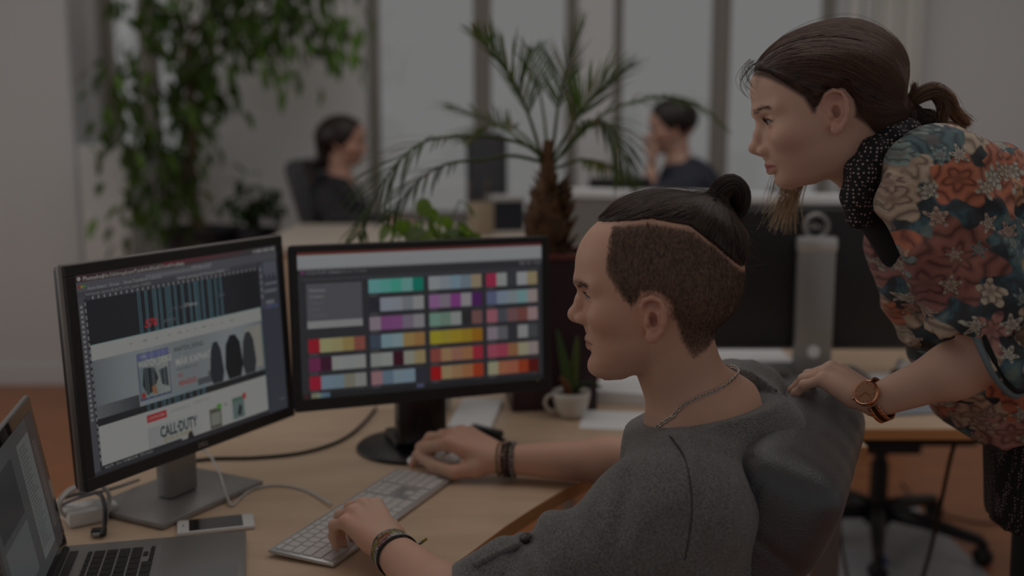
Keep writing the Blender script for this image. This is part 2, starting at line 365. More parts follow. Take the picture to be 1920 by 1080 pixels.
# ------------------------------------------------------------------ screens
E_ = C
def printed_left(w, h):
    p = Print(w, h); K = (.010, .010, .012)
    dark = E_(38, 38, 42); page = E_(104, 104, 102)
    p.quad(0, 0, 1, 1, E_(34, 34, 38))
    p.quad(0, 0, 1, .036, E_(44, 30, 32), E_(46, 44, 46))                       # menu bar
    p.quad(.38, .0, .8, .02, E_(64, 26, 32), E_(50, 38, 42))
    p.disc(.014, .019, .011, E_(100, 100, 98))
    p.text('Photoshop', .03, .031, .030, E_(104, 104, 100), .012)
    for t, u in (('File', .112), ('Edit', .142), ('Image', .172), ('Layer', .212), ('Type', .25), ('Select', .284), ('Filter', .322), ('3D', .354), ('View', .378), ('Window', .41), ('Help', .452)):
        p.text(t, u, .031, .028, E_(96, 96, 92), .01)
    for k in range(9): p.quad(.86+k*.0145, .010, .866+k*.0145+.004*(k % 3), .028, E_(96, 96, 96))
    p.quad(0, .036, 1, .083, E_(56, 56, 60))
    for k, c in enumerate((E_(96, 30, 26), E_(96, 84, 26), E_(40, 84, 40))): p.disc(.012+k*.011, .058, .0075, c)
    p.text('Auto-Select:  Group    Show Transform Controls', .045, .079, .024, E_(92, 92, 92), .008)
    for k in range(24): p.quad(.30+k*.0135, .052, .308+k*.0135, .07, E_(78, 78, 80))
    p.text('webpage_v2.psd', .52, .055, .024, E_(90, 90, 90), .008)
    p.quad(0, .083, .88, .108, E_(46, 46, 50)); p.text('homepage_layout @ 66,7% (576_header, RGB/8)', .035, .105, .021, E_(84, 84, 84), .006)
    p.quad(.44, .086, .72, .105, E_(58, 58, 62)); p.text('banner_watchdogs @ 100% (Layer, RGB/8)', .45, .104, .02, E_(94, 94, 94), .006)
    p.quad(.035, .108, .88, .130, E_(40, 40, 44))
    for k in range(34): p.quad(.06+k*.0242, .112, .067+k*.0242, .128, E_(84, 84, 84))
    p.quad(0, .108, .034, .985, E_(50, 50, 54)); p.quad(.026, .12, .034, .985, E_(28, 28, 32))
    for k in range(24):
        p.quad(.008, .15+k*.0245, .018, .163+k*.0245, E_(88, 88, 88)); p.quad(.028, .135+k*.034, .0325, .155+k*.034, E_(86, 86, 86))
    p.quad(.034, .130, .885, .985, E_(24, 24, 27))
    p.quad(.034, .352, .880, .43, page)                                          # page header strip
    for k, u in enumerate((.2, .26, .32, .38, .425, .47, .51, .55, .6, .65, .7)): p.quad(u, .385, u+.008+.012*(k % 3 == 1), .394, E_(84, 84, 84))
    n = 14
    for i in range(n):                                                           # grey banner
        u0, u1 = .034+.846*i/n, .034+.846*(i+1)/n
        g = lambda t: 62+38*abs(math.sin(2.3*t+.5))*(.6+.4*t)+8*math.sin(9*t)
        a_, b_ = g(i/n), g((i+1)/n)
        p.quad(u0, .43, u1, .725, E_(a_-4, a_, a_+2), E_(b_-4, b_, b_+1))
    p.quad(.034, .66, .22, .725, E_(66, 68, 70), E_(40, 42, 44))
    p.quad(.78, .45, .87, .70, E_(92, 92, 88), E_(96, 94, 88))
    # printed box cover, plain stand-in picture
    p.quad(.224, .452, .372, .700, E_(40, 44, 66)); p.quad(.226, .455, .37, .487, E_(62, 66, 92))
    p.text('PS4', .243, .48, .024, E_(100, 100, 104), .01)
    p.quad(.228, .49, .368, .69, E_(70, 78, 80), E_(92, 96, 92))
    p.poly([(.25, .53), (.30, .54), (.315, .60), (.29, .66), (.26, .68), (.24, .62)], E_(26, 30, 32))
    p.poly([(.32, .56), (.36, .55), (.362, .66), (.33, .64)], E_(38, 42, 44)); p.poly([(.28, .64), (.30, .63), (.305, .68), (.285, .68)], E_(92, 54, 24))
    p.text('WATCH_DOGS', .227, .525, .046, E_(108, 108, 104), .03, sx=.72); p.quad(.232, .66, .25, .688, E_(96, 34, 30))
    p.text('WATCH_DOGS', .398, .488, .034, E_(34, 36, 38), .012, sx=.92)
    p.text('MÁR KAPHATÓ', .402, .565, .055, E_(108, 108, 106), .02, sx=.80)
    p.text('előrendelés most', .405, .592, .022, E_(50, 52, 54), .004)
    p.text('PC', .41, .632, .03, E_(100, 30, 34), .02); p.text('RENDELÉS', .41, .676, .036, E_(100, 30, 34), .02, sx=.8)
    p.quad(.505, .668, .62, .705, E_(52, 54, 56)); p.quad(.56, .64, .585, .668, E_(60, 62, 62))
    for u0, w_, v0, c in ((.572, .075, .468, E_(26, 30, 34)), (.655, .10, .452, E_(18, 20, 22)), (.752, .08, .458, E_(34, 36, 38))):
        # three plain dark shapes stand in for the banner picture
        p.poly([(u0+.01, v0+.07), (u0+w_*.35, v0+.02), (u0+w_*.65, v0+.02), (u0+w_-.01, v0+.07), (u0+w_, v0+.20), (u0+w_*.85, .722), (u0+w_*.15, .722), (u0, v0+.20)], c)
    p.quad(.034, .725, .880, .762, E_(26, 26, 28))
    p.quad(.034, .762, .880, .975, page)
    gl = [.253, .262, .286, .294, .322, .330, .336, .352, .36, .382, .39, .397, .405, .425, .433, .46, .468, .497, .504, .524, .53, .537, .545, .562, .57, .596, .603, .612, .633, .641, .66, .668]
    for u in gl: p.quad(u, .13, u+.0022, .352, E_(62, 92, 100))
    for u in gl[:22]: p.quad(u, .70, u+.0018, .762, E_(62, 92, 100))
    for u in (.255, .265, .288, .296, .325, .345): p.quad(u, .43, u+.0012, .70, E_(96, 106, 108))
    p.quad(.034, .3505, .88, .3525, E_(40, 92, 92)); p.quad(.879, .352, .8805, .975, E_(46, 88, 88))
    p.text('576', .272, .322, .056, E_(112, 28, 32), .03, shear=.25, sx=1.05)
    p.text('KONZOL', .36, .318, .022, E_(72, 72, 74), .01)
    p.text('ÚJ  PS4  XBOX  PC  WII', .39, .262, .022, E_(60, 60, 62), .01); p.text('576shop', .47, .258, .028, E_(96, 96, 96), .015); p.text('KOSÁR', .64, .24, .02, E_(64, 64, 66), .01)
    p.quad(.245, .782, .338, .822, E_(108, 24, 28)); p.text('LEGFRISSEBB', .252, .81, .024, E_(104, 90, 88), .01, sx=.85)
    p.text('ELŐRENDELÉS', .36, .806, .022, E_(86, 86, 86), .004); p.text('HAMAROSAN', .47, .80, .022, E_(86, 86, 86), .004)
    p.quad(.243, .852, .50, .975, E_(94, 95, 95), E_(102, 102, 101))
    p.text('CALL·DUTY', .30, .922, .082, E_(26, 36, 38), .028, sx=.62); p.text('OF', .382, .893, .016, E_(26, 36, 38), .02)
    p.text('ADVANCED WARFARE', .312, .952, .032, E_(92, 84, 58), .02, sx=.66)
    p.poly([(.43, .975), (.435, .945), (.452, .94), (.462, .975)], E_(28, 26, 26)); p.poly([(.375, .975), (.385, .962), (.4, .975)], E_(34, 32, 30))
    p.quad(.55, .86, .612, .972, E_(54, 54, 46)); p.quad(.556, .885, .606, .955, E_(84, 84, 80)); p.quad(.59, .842, .616, .87, E_(52, 92, 40)); p.text('18', .626, .868, .03, E_(70, 70, 70), .01)
    p.quad(.675, .838, .742, .962, E_(64, 76, 74)); p.quad(.675, .838, .742, .858, E_(50, 70, 60)); p.poly([(.70, .94), (.715, .88), (.73, .90), (.72, .95)], E_(28, 30, 30)); p.quad(.735, .826, .755, .86, E_(104, 40, 40))
    p.quad(.034, .962, .40, .985, E_(30, 30, 33)); p.text('66,67%   Doc: 14,2M/201M   576_header', .045, .981, .019, E_(90, 90, 90), .006)
    p.quad(.885, .083, 1, 1, E_(42, 43, 50)); p.quad(.888, .10, .905, .36, E_(52, 53, 60))
    for k in range(6): p.quad(.915+k*.013, .09, .922+k*.013, .16+.02*(k % 2), E_(72, 73, 80))
    for k in range(5): p.quad(.89, .12+k*.04, .9, .14+k*.04, E_(80, 80, 84))
    p.quad(.915, .215, .99, .228, E_(74, 74, 80)); p.quad(.91, .255, .985, .275, E_(70, 70, 76)); p.quad(.915, .32, .965, .345, E_(76, 76, 80)); p.quad(.912, .352, .985, .368, E_(50, 56, 80))
    p.text('Layers', .952, .94, .02, E_(80, 80, 84))
    return p

def printed_right(w, h):
    p = Print(w, h); p.quad(0, 0, 1, 1, E_(34, 34, 37))
    p.quad(0, 0, 1, .022, E_(70, 34, 28), E_(64, 28, 32)); p.quad(0, .02, 1, .115, E_(104, 105, 106)); p.quad(0, .108, 1, .12, E_(84, 84, 86))
    p.disc(.018, .137, .012, E_(80, 40, 70)); p.text('COLOUR lovers', .03, .15, .034, E_(78, 78, 80), .015)
    for t, u in (('Browse', .125), ('Tools', .175), ('Create', .22)): p.text(t, u, .148, .03, E_(72, 72, 74), .01)
    p.text('Sign Up  Log In', .90, .148, .03, E_(86, 86, 88), .01)
    p.quad(.0, .175, 1, .18, E_(46, 46, 50)); p.quad(.02, .185, .98, .197, E_(44, 44, 48))
    p.quad(.03, .215, .245, .50, E_(60, 60, 64)); p.quad(.03, .47, .245, .52, E_(100, 100, 100))
    for k, t in enumerate(('Palettes', 'Colors', 'Patterns', 'Shapes', 'Templates')): p.text(t, .042, .27+k*.042, .034 if k < 2 else .028, E_(94, 94, 96) if k < 2 else E_(70, 70, 74), .01)
    cols = [.03, .272, .515, .757]; cw = .222; v0s = [.205, .335, .465, .592, .720, .848]; rh = .095
    S = {(1, 0): [(70, 128, 112), (62, 120, 106), (48, 112, 98), (74, 118, 108), (14, 84, 72)],
         (2, 0): [(104, 108, 110), (96, 102, 108), (86, 102, 112), (80, 90, 98), (106, 94, 78)],
         (3, 0): [(112, 30, 52), (104, 106, 104), (40, 42, 46), (108, 110, 112), (106, 96, 72)],
         (1, 1): [(30, 30, 38), (98, 102, 110), (98, 102, 108), (86, 90, 94), (104, 104, 104)],
         (2, 1): [(102, 70, 104), (92, 84, 94), (92, 44, 92), (104, 102, 104), (56, 22, 66)],
         (3, 1): [(66, 70, 92), (88, 98, 110), (92, 100, 104), (82, 108, 110), (108, 98, 96)],
         (1, 2): [(100, 90, 98), (90, 52, 88), (92, 54, 90), (86, 78, 90), (98, 96, 98)],
         (2, 2): [(80, 104, 94), (78, 96, 86), (102, 104, 104), (30, 30, 32), (84, 58, 58)],
         (3, 2): [(112, 66, 76), (54, 56, 62), (82, 58, 60), (84, 50, 46), (108, 90, 90)],
         (1, 3): [(46, 54, 66), (86, 106, 112), (92, 108, 112), (110, 90, 56), (108, 80, 48)],
         (2, 3): [(112, 104, 30), (110, 98, 34), (112, 96, 28), (108, 88, 26), (106, 72, 20)],
         (3, 3): [(96, 88, 94), (70, 70, 74), (36, 36, 40), (102, 102, 102), (50, 52, 54)],
         (0, 3): [(108, 18, 30), (110, 108, 78), (110, 104, 74), (106, 92, 56), (98, 56, 48)],
         (1, 4): [(100, 102, 100), (104, 106, 104), (42, 14, 24), (102, 102, 94), (106, 94, 68)],
         (2, 4): [(98, 50, 44), (110, 86, 62), (106, 74, 62), (108, 76, 52), (110, 30, 40)],
         (3, 4): [(112, 52, 64), (110, 44, 58), (102, 70, 48), (108, 104, 84), (104, 94, 92)],
         (0, 4): [(78, 30, 56), (44, 18, 32), (104, 106, 104), (102, 104, 104), (104, 104, 102)],
         (0, 5): [(110, 20, 36), (82, 96, 108), (80, 94, 104), (90, 88, 78), (98, 98, 96)],
         (1, 5): [(106, 80, 84), (70, 84, 96), (88, 100, 108), (86, 100, 110), (34, 34, 42)],
         (2, 5): [(112, 16, 18), (110, 94, 68), (108, 84, 60), (110, 74, 48), (112, 40, 22)],
         (3, 5): [(108, 106, 86), (112, 70, 50), (112, 64, 50), (104, 40, 20), (60, 14, 12)]}
    for (c, r), sw in S.items():
        for k, q in enumerate(sw):
            u0 = cols[c]+cw*k/5; p.quad(u0, v0s[r], u0+cw/5, v0s[r]+rh, E_(*q))
        p.text('palette', cols[c]+.004, v0s[r]+rh+.02, .02, E_(74, 74, 76), .01); p.text('2,148', cols[c]+cw-.035, v0s[r]+rh+.02, .018, E_(54, 54, 56), .01)
    p.quad(0, .965, 1, 1, E_(26, 26, 28)); p.quad(.01, .968, .02, .996, E_(54, 24, 20))
    for k, q in enumerate(((92, 88, 70), (90, 96, 84), (64, 84, 96), (60, 76, 92))): p.quad(.035+k*.018, .966, .053+k*.018, .998, E_(*q))
    p.quad(.455, .965, .485, .985, E_(60, 62, 88))
    return p

def monitor(name, label, cen, yaw, tilt, w, h, base_xy, side, stand, frame_mat, logo, printed, bez):
    """flat monitor: panel, side frame, screen (> picture), neck, base; root on the desk under the base"""
    root = empty(name, (*base_xy, DZ), yaw, label, 'monitor')
    bpy.context.view_layer.update(); inv = root.matrix_world.inverted()
    r = Vector((math.cos(yaw), math.sin(yaw), 0)); n = Vector((math.sin(yaw), -math.cos(yaw), 0)); up = Vector((0, 0, 1))*math.cos(tilt)-n*math.sin(tilt)
    nn = r.cross(up)
    Mw = Matrix(((r.x, up.x, nn.x, cen[0]), (r.y, up.y, nn.y, cen[1]), (r.z, up.z, nn.z, cen[2]), (0, 0, 0, 1)))
    M4 = inv @ Mw                       # panel frame: x right, y up, z towards the viewer
    MB().box((-w/2, -h/2, -.032), (w/2, h/2, -.004), .008, M4).build('back_shell', M['black'], root, True, angle=30)
    if frame_mat: MB().box((-w/2-.0015, -h/2-.0015, -.022), (w/2+.0015, h/2+.0015, -.007), .005, M4).build('side_frame', frame_mat, root, True, angle=30)
    l, rr, t, b = bez; fz = 0.
    fr = MB()
    for lo, hi in (((-w/2, h/2-t, -.008), (w/2, h/2, fz)), ((-w/2, -h/2, -.008), (w/2, -h/2+b, fz)), ((-w/2, -h/2+b, -.008), (-w/2+l, h/2-t, fz)), ((w/2-rr, -h/2+b, -.008), (w/2, h/2-t, fz))):
        fr.box(lo, hi, .0012, M4, 1)
    bz = fr.build('bezel', M['bezel'], root)
    sw, sh = w-l-rr, h-t-b
    so = MB().box((-w/2+l-.001, -h/2+b-.001, -.006), (w/2-rr+.001, h/2-t+.001, -.0025), 0, M4).build('screen', M['glass_black'], root)
    pr = printed(sw, sh).build('picture', M['screen'], so)
    pr.matrix_local = M4 @ Matrix.Translation(((l-rr)/2, (b-t)/2, -.0022))
    if logo:
        V, F = text_geo(logo, .011, .03, 'CENTER'); lo_ = mesh_obj('logo', V, F, M['silver'], bz, False); lo_.matrix_local = M4 @ Matrix.Translation((0, -h/2+b*.32, .0004))
    # stand in root coordinates (x right, -y to the viewer)
    if stand == 'square':
        pc = M4 @ Vector((0, -.02, -.03))
        MB().box((pc.x-.035, pc.y+.012, .012), (pc.x+.035, pc.y+.045, pc.z+.05), .006).build('neck', M['silver'], root, True, angle=30)
        MB().box((pc.x-.06, pc.y-.004, pc.z-.06), (pc.x+.06, pc.y+.02, pc.z+.06), .008).build('mount', M['black'], root, True, angle=30)
        MB().box((-.125, -.085, 0), (.125, .10, .012), .0055).build('base', M['silver'], root, True, angle=30)
    else:
        pc = M4 @ Vector((0, -.02, -.03))
        MB().box((pc.x-.05, pc.y+.008, .03), (pc.x+.05, pc.y+.045, pc.z+.03), .006).build('neck', M['black_gloss'], root, True, angle=30)
        MB().box((-.055, -.05, .012), (.055, .05, .036), .008).build('foot_block', M['black_gloss'], root, True, angle=30)
        MB().lathe([(.0, 0), (.118, 0), (.122, .004), (.118, .008), (.07, .014), (.0, .016)], 48).build('base', M['black'], root, True)
    return root

monitor('monitor', 'black lit monitor with silver square base showing a photo editor and grey webpage', (-.546, 1.80, 1.022), R(62.3), R(3), .498, .352, (-.592, 1.825), 1, 'square', M['grey_plastic'], 'DELL', printed_left, (.018, .018, .017, .021))
m2 = monitor('monitor', 'black lit monitor with round base showing rows of coloured palette swatches', (-.165, 2.03, 1.03), R(20.4), R(3), .516, .312, (-.20, 2.135), -1, 'round', None, None, printed_right, (.014, .016, .013, .024))
led = MB().lathe([(0, 0), (.002, 0), (.002, .0008), (0, .0008)], 10).build('power_light', mat('power_led', (.1, .1, .02), .4, emit=C(84, 76, 18)), m2)
led.location = (.225, -.118, .15)

# black monitor seen from behind with its silver stand
bk = empty('monitor', (*on(1516, 706, DZ).xy, DZ), R(0), 'large black monitor seen from behind with a tall silver stand column', 'monitor')
MB().box((-.325, .035, .065), (.325, .06, .452), .006).build('bezel', M['bezel'], bk, True, angle=30)
MB().box((-.318, .004, .075), (.318, .036, .445), .012).build('back_shell', M['black'], bk, True, angle=30)
MB().box((-.30, .0602, .09), (.30, .061, .43)).build('screen', M['glass_black'], bk)
MB().box((-.049, -.035, .012), (.049, -.006, .36), .006).build('stand_column', M['silver'], bk, True, angle=30)
MB().box((-.052, -.037, .335), (.052, -.006, .375), .008).build('column_cap', M['alu_light'], bk, True, angle=30)
MB().box((-.15, -.12, 0), (.15, .09, .012), .005).build('base', M['silver'], bk, True, angle=30)
Mx = Matrix.Translation((0, -.010, .40)) @ Matrix.Rotation(R(90), 4, 'X')
ring = MB(); ring.tube([Mx @ Vector((.030*math.cos(t), .030*math.sin(t), 0)) for t in np.linspace(0, 2*math.pi, 33)[:-1]], .0065, 8, closed=True)
rg = ring.build('carry_ring', M['silver'], bk, True)
V, F = text_geo('DELL', .020, .02, 'CENTER'); lo_ = mesh_obj('logo', V, F, M['alu_light'], rg, False); lo_.matrix_local = Matrix.Translation((0, -.0045, .393)) @ Matrix.Rotation(R(90), 4, 'X')
MB().lathe([(0, 0), (.016, 0), (.016, .004), (.0145, .004), (.0, .004)], 24, M=Matrix.Translation((0, -.035, .075)) @ Matrix.Rotation(R(90), 4, 'X')).build('cable_hole', M['paper'], bk)

# ------------------------------------------------------------------ white keyboard on the desk
def rounded(w, d, hgt, r=.0015, top=.0006):
    return MB().box((-w/2, -d/2, 0), (w/2, d/2, hgt), top, seg=2)
pNL, pNR, pFR, pFL = [on(u, v, DZ+.012) for u, v in ((503, 1025), (630, 1055), (845, 895), (745, 878))]
kc = (pNL+pNR+pFR+pFL)/4; ax = ((pFR-pNR)+(pFL-pNL)).normalized(); kyaw = math.atan2(ax.y, ax.x)
KB = empty('keyboard', (kc.x, kc.y, DZ), kyaw, 'white full-size aluminium keyboard under the typing hand', 'keyboard')
KW, KD = .425, .118
tilt = Matrix.Rotation(R(2.2), 4, 'X')
MB().box((-KW/2, -KD/2, .004), (KW/2, KD/2, .0105), .003, tilt).build('body', M['alu_light'], KB, True, angle=30)
MB().box((-KW/2+.02, KD/2-.03, 0), (KW/2-.02, KD/2-.012, .008), .002).build('foot', M['white_plastic'], KB)
keymesh = {}
def key(root, w, d, x, y, z, m, hgt=.0035, rx=0, name='key'):
    k = (round(w, 4), round(d, 4), m.name)
    if k not in keymesh: 
        o = MB().box((-w/2, -d/2, 0), (w/2, d/2, hgt), .0009, seg=1).build(name, m, root); keymesh[k] = o
        o.location = (x, y, z); o.rotation_euler = (rx, 0, 0); return o
    return share(name, keymesh[k], root, (x, y, z), (rx, 0, 0))
P = .0190; g = .0024
rows = [(.0, [1]*13, .0105), (.0, [1]*13+[2], P), (.0, [1.5]+[1]*12+[1.5], P), (.0, [1.75]+[1]*11+[2.25], P), (.0, [2.25]+[1]*10+[2.75], P), (.0, [1.5, 1.25, 1.4, 6.2, 1.4, 1.25, 2.0], P)]
x0 = -KW/2+.006; y = KD/2-.008; U = (KW-.012)/22.6
yy = y; bands = []
for i, (off, ws, dep) in enumerate(rows):
    d = .011 if i == 0 else .0182; d = d if i == 0 else .0186
    cy = yy-d/2; yy -= d; bands.append((cy, d)); x = x0
    tot = 15.0; sc = tot/sum(ws)
    for wv in ws:
        ww = wv*sc*U; key(KB, ww-g, d-g, x+ww/2, cy, .0095+cy*.038, M['keycap'], rx=R(2.2)); x += ww
for c in range(3):                      # navigation block
    for i in (0, 1, 2, 4, 5):
        if i == 4 and c != 1: continue
        cy, d = bands[i]; key(KB, U-g, d-g, x0+(15.3+c)*U+U/2, cy, .0095+cy*.038, M['keycap'], rx=R(2.2))
for c in range(4):                      # number block
    for i in range(6):
        if c == 3 and i == 5: continue
        if i == 5 and c == 1: continue
        cy, d = bands[i]; ww = U
        if i == 5 and c == 0: key(KB, 2*U-g, d-g, x0+(18.6+1)*U, cy, .0095+cy*.038, M['keycap'], rx=R(2.2)); continue
        key(KB, ww-g, d-g, x0+(18.6+c)*U+U/2, cy, .0095+cy*.038, M['keycap'], rx=R(2.2))
for i in (0,):
    pass

# ------------------------------------------------------------------ laptop
h0 = on(122, 1022, DZ+.018); f0 = on(462, 993, DZ+.018); lx = (f0-h0); ll = lx.length; lyaw = math.atan2(lx.y, lx.x)
LP = empty('laptop', (h0.x, h0.y, DZ), lyaw, 'open silver laptop with black keys at the lower left corner', 'laptop')
LW = .36                                # local x: hinge -> front, local -y: along the hinge towards the camera
MB().box((0, -LW, .002), (ll, 0, .018), .004).build('body', M['alu'], LP, True, angle=30)
MB().box((.012, -LW+.03, .0182), (.024, -.03, .0188)).build('hinge_vent', M['black'], LP)
MB().box((.036, -LW+.036, .0181), (.148, -.036, .0186), .0002).build('keyboard_well', mat('grey_key_well', (.30, .295, .29), .45, .5), LP)
MB().box((.158, -LW/2-.052, .0181), (ll-.012, -LW/2+.052, .0187), .0003).build('trackpad', mat('grey_trackpad', (.33, .325, .32), .3, .5), LP)
kx = .038; rowd = .0183; yr = -.038; span = LW-.076
lrows = [[1]*14, [1]*13+[1.6], [1.6]+[1]*13, [1.9]+[1]*11+[1.9], [2.4]+[1]*10+[2.4], [1, 1, 1, 1.3, 5.2, 1.3, 1]]
px_ = kx
for i, ws in enumerate(lrows):
    d = .0095 if i == 0 else rowd; tot = 14.7 if i < 5 else 14.7; sc = span/sum(ws) if i < 5 else (span*11.7/14.7)/sum(ws)
    yk = -LW+.038
    for wv in ws:
        ww = wv*sc; key(LP, d-.0028, ww-.0028, px_+d/2, yk+ww/2, .0183, M['black_key'], .0016); yk += ww
    if i == 5:
        for k in range(3):
            ww = span/14.7; key(LP, d*.48-.002, ww-.0028, px_+d*.74, yk+ww*(k+.5), .0183, M['black_key'], .0016)
        key(LP, d*.48-.002, span/14.7-.0028, px_+d*.24, yk+span/14.7*1.5, .0183, M['black_key'], .0016)
    px_ += d
lid_t = R(9.5)                           # lid leans back from vertical
Lm = Matrix.Translation((.004, 0, .017)) @ Matrix.Rotation(-lid_t, 4, 'Y')   # local z up along the lid, +x face
lh = .247
lid = MB().box((-.008, -LW, 0), (0, 0, lh), .0025, Lm).build('lid', M['alu'], LP, True, angle=30)
MB().box((-.001, -LW+.003, .006), (.0006, -.003, lh-.003), .0004, Lm).build('screen', M['glass_black'], lid)
MB().tube([Lm @ Vector((.0, -LW+.02, .001)), Lm @ Vector((.0, -.02, .001))], .006, 10).build('hinge', M['black'], LP, True)
pd = Print(LW-.04, lh-.04); pd.quad(0, 0, 1, 1, E_(34, 32, 33)); pd.quad(.05, .0, .86, 1, E_(40, 41, 42)); pd.quad(.62, .10, .86, .92, E_(60, 63, 63))
for k in range(28): pd.quad(.64, .14+k*.026, .64+.1+.08*random.random(), .15+k*.026, E_(46, 48, 48))
pd.quad(.1, .12, .5, .5, E_(26, 27, 29)); pd.quad(.1, .55, .5, .9, E_(52, 54, 55))
for k in range(30): pd.quad(.89, .2+k*.022, .96, .205+k*.022, E_(66, 60, 58))
po = pd.build('picture', M['screen'], lid); B = Matrix(((0, 0, 1, .0009), (1, 0, 0, -LW/2), (0, 1, 0, lh/2), (0, 0, 0, 1)))
po.matrix_local = Lm @ B

# ------------------------------------------------------------------ phone
p1, p2, p3, p4 = [on(u, v, DZ+.007) for u, v in ((323, 978), (343, 999), (481, 984), (470, 963))]
pc = (p1+p2+p3+p4)/4; pv = ((p3-p2)+(p4-p1)); pyaw = math.atan2(pv.y, pv.x)
PH = empty('phone', (pc.x, pc.y, DZ), pyaw, 'white smartphone lying face up beside the laptop', 'phone')
MB().box((-.062, -.030, 0), (.062, .030, .0078), .0035).build('body', M['white_plastic'], PH, True, angle=30)
MB().box((-.043, -.026, .0078), (.043, .026, .0081)).build('screen', M['glass_black'], PH)
MB().lathe([(0, 0), (.005, 0), (.005, .0003), (0, .0003)], 20, (.0525, 0, .0078)).build('home_button', M['white_plastic'], PH)
MB().box((-.053, -.006, .0078), (-.0515, .006, .0082), .0003).build('earpiece', M['grey_plastic'], PH)

# ------------------------------------------------------------------ cables
def smooth_path(pts, n=12):
    pts = [Vector(p) for p in pts]; out = []
    for i in range(len(pts)-1):
        p0, p1, p2, p3 = pts[max(i-1, 0)], pts[i], pts[i+1], pts[min(i+2, len(pts)-1)]
        for k in range(n):
            t = k/n; out.append(.5*((2*p1)+(p2-p0)*t+(2*p0-5*p1+4*p2-p3)*t*t+(3*p1-p0-3*p2+p3)*t**3))
    return out+[pts[-1]]
def cable(name, pts, r, m, label, n=8):
    return tag(MB().tube(smooth_path(pts), r, n).build(name, m, None, True), label, 'cable')
def od(u, v, z=0): p = on(u, v, DZ+z); return p
cable('monitor_cable', [od(705, 765, .006), od(680, 795, .005), od(640, 825, .004), od(570, 848, .004), od(480, 858, .004), od(400, 860, .004), od(330, 868, .004)], .0036, M['cable_black'], 'black cable curving over the desk between the two lit monitors')
cable('usb_cable', [od(622, 946, .006), od(575, 920, .003), od(525, 910, .003), od(480, 915, .003), od(452, 932, .003), od(436, 948, .003), od(425, 930, .010), od(412, 888, .016), od(395, 856, .022), od(378, 842, .03)], .0022, M['cable_white'], 'thin white cable running from the keyboard past the silver monitor base')
ch = empty('power_adapter', (*od(160, 975).xy, DZ), R(35), 'white laptop power adapter with its lead wound around it', 'charger')
MB().box((-.032, -.03, 0), (.032, .03, .026), .005).build('body', M['white_plastic'], ch, True, angle=30)
MB().box((.030, -.014, .004), (.052, .014, .022), .003).build('plug', M['white_plastic'], ch, True, angle=30)
wnd = []
for t in np.linspace(0, 2*math.pi*4.5, 130): wnd.append((.040*math.cos(t)*(1+.04*math.sin(t*.37)), .018+.004*math.sin(t*2.1)+.002*t/6, .030+.036*math.sin(t)*.86+.004))
MB().tube([(x, y-.03, max(z, .003)) for x, y, z in wnd], .0024, 6).build('wound_lead', M['cable_white'], ch, True)
cable('display_cable', [od(115, 935, .012), od(150, 925, .03), od(185, 925, .042), od(196, 950, .038), od(196, 985, .016), od(190, 1004, .006)], .0038, M['cable_black'], 'short black display cable with a plug beside the laptop lid')
pg = empty('cable_plug', (*od(186, 1004).xy, DZ+.001), lyaw, 'small dark display plug lying next to the laptop edge', 'plug')
MB().box((-.012, -.008, 0), (.012, .008, .011), .0025).build('housing', M['black'], pg, True, angle=30); MB().box((-.009, -.016, .003), (.009, -.008, .008), .001).build('connector', M['silver'], pg)
cable('grey_cable', [od(100, 955, .02), od(130, 940, .034), od(165, 928, .045), od(215, 915, .03), od(260, 900, .01)], .003, mat('grey_cable', (.22, .22, .23), .4), 'grey cable bridging over the white power adapter')
cable('power_cable', [od(-40, 1030, .003), od(0, 1006, .003), od(20, 990, .003), od(60, 985, .003), od(110, 990, .003)], .003, M['cable_black'], 'dark power cable at the left desk edge behind the laptop lid')

# ------------------------------------------------------------------ mouse, papers, small things
ms = empty('computer_mouse', (*od(812, 866).xy, DZ), R(200), 'low white computer mouse under the far hand', 'mouse')
V = []; F = []
nu, nv = 20, 10
for i in range(nv+1):
    th = math.pi/2*i/nv
    for j in range(nu):
        an = 2*math.pi*j/nu; V.append((.055*math.cos(an)*math.cos(th)**.6, .028*math.sin(an)*math.cos(th)**.6, .003+.018*math.sin(th)))
for i in range(nv):
    for j in range(nu): F.append((i*nu+j, i*nu+(j+1) % nu, (i+1)*nu+(j+1) % nu, (i+1)*nu+j))
mesh_obj('shell', V, F, mat('mouse_white', (.8, .8, .8), .15, coat=.6), ms); MB().box((-.05, -.024, 0), (.05, .024, .004), .002).build('base', M['alu'], ms)

def sheet(name, u, v, w, d, rz, z, label, m=None, th=.001, cat='paper', Y=None):
    p = od(u, v, z)
    return tag(MB().box((-w/2, -d/2, 0), (w/2, d/2, th), .0003, Matrix.Translation((p.x, p.y, DZ+z)) @ Matrix.Rotation(rz, 4, 'Z')).build(name, m or M['paper'], None), label, cat)
sheet('paper_stack', 1204, 742, .22, .20, R(-14), 0, 'thick stack of white paper on the desk below the chin', th=.03)
sheet('paper_sheet', 1190, 790, .24, .15, R(-8), 0, 'single white sheet lying in front of the thick paper stack', th=.0012)
sheet('paper_pad', 893, 782, .095, .24, R(-6), 0, 'white paper pad lying behind the round monitor base', th=.012, cat='paper')
st = empty('stapler', (*od(914, 824).xy, DZ), R(150), 'small black stapler lying at the white paper pad', 'stapler')
MB().box((-.04, -.011, 0), (.04, .011, .006), .002).build('base', M['black'], st, True, angle=30)
MB().box((-.036, -.010, 0), (.04, .010, .016), .005, Matrix.Translation((0, 0, .010)) @ Matrix.Rotation(R(-5), 4, 'Y')).build('arm', M['black_gloss'], st, True, angle=30)

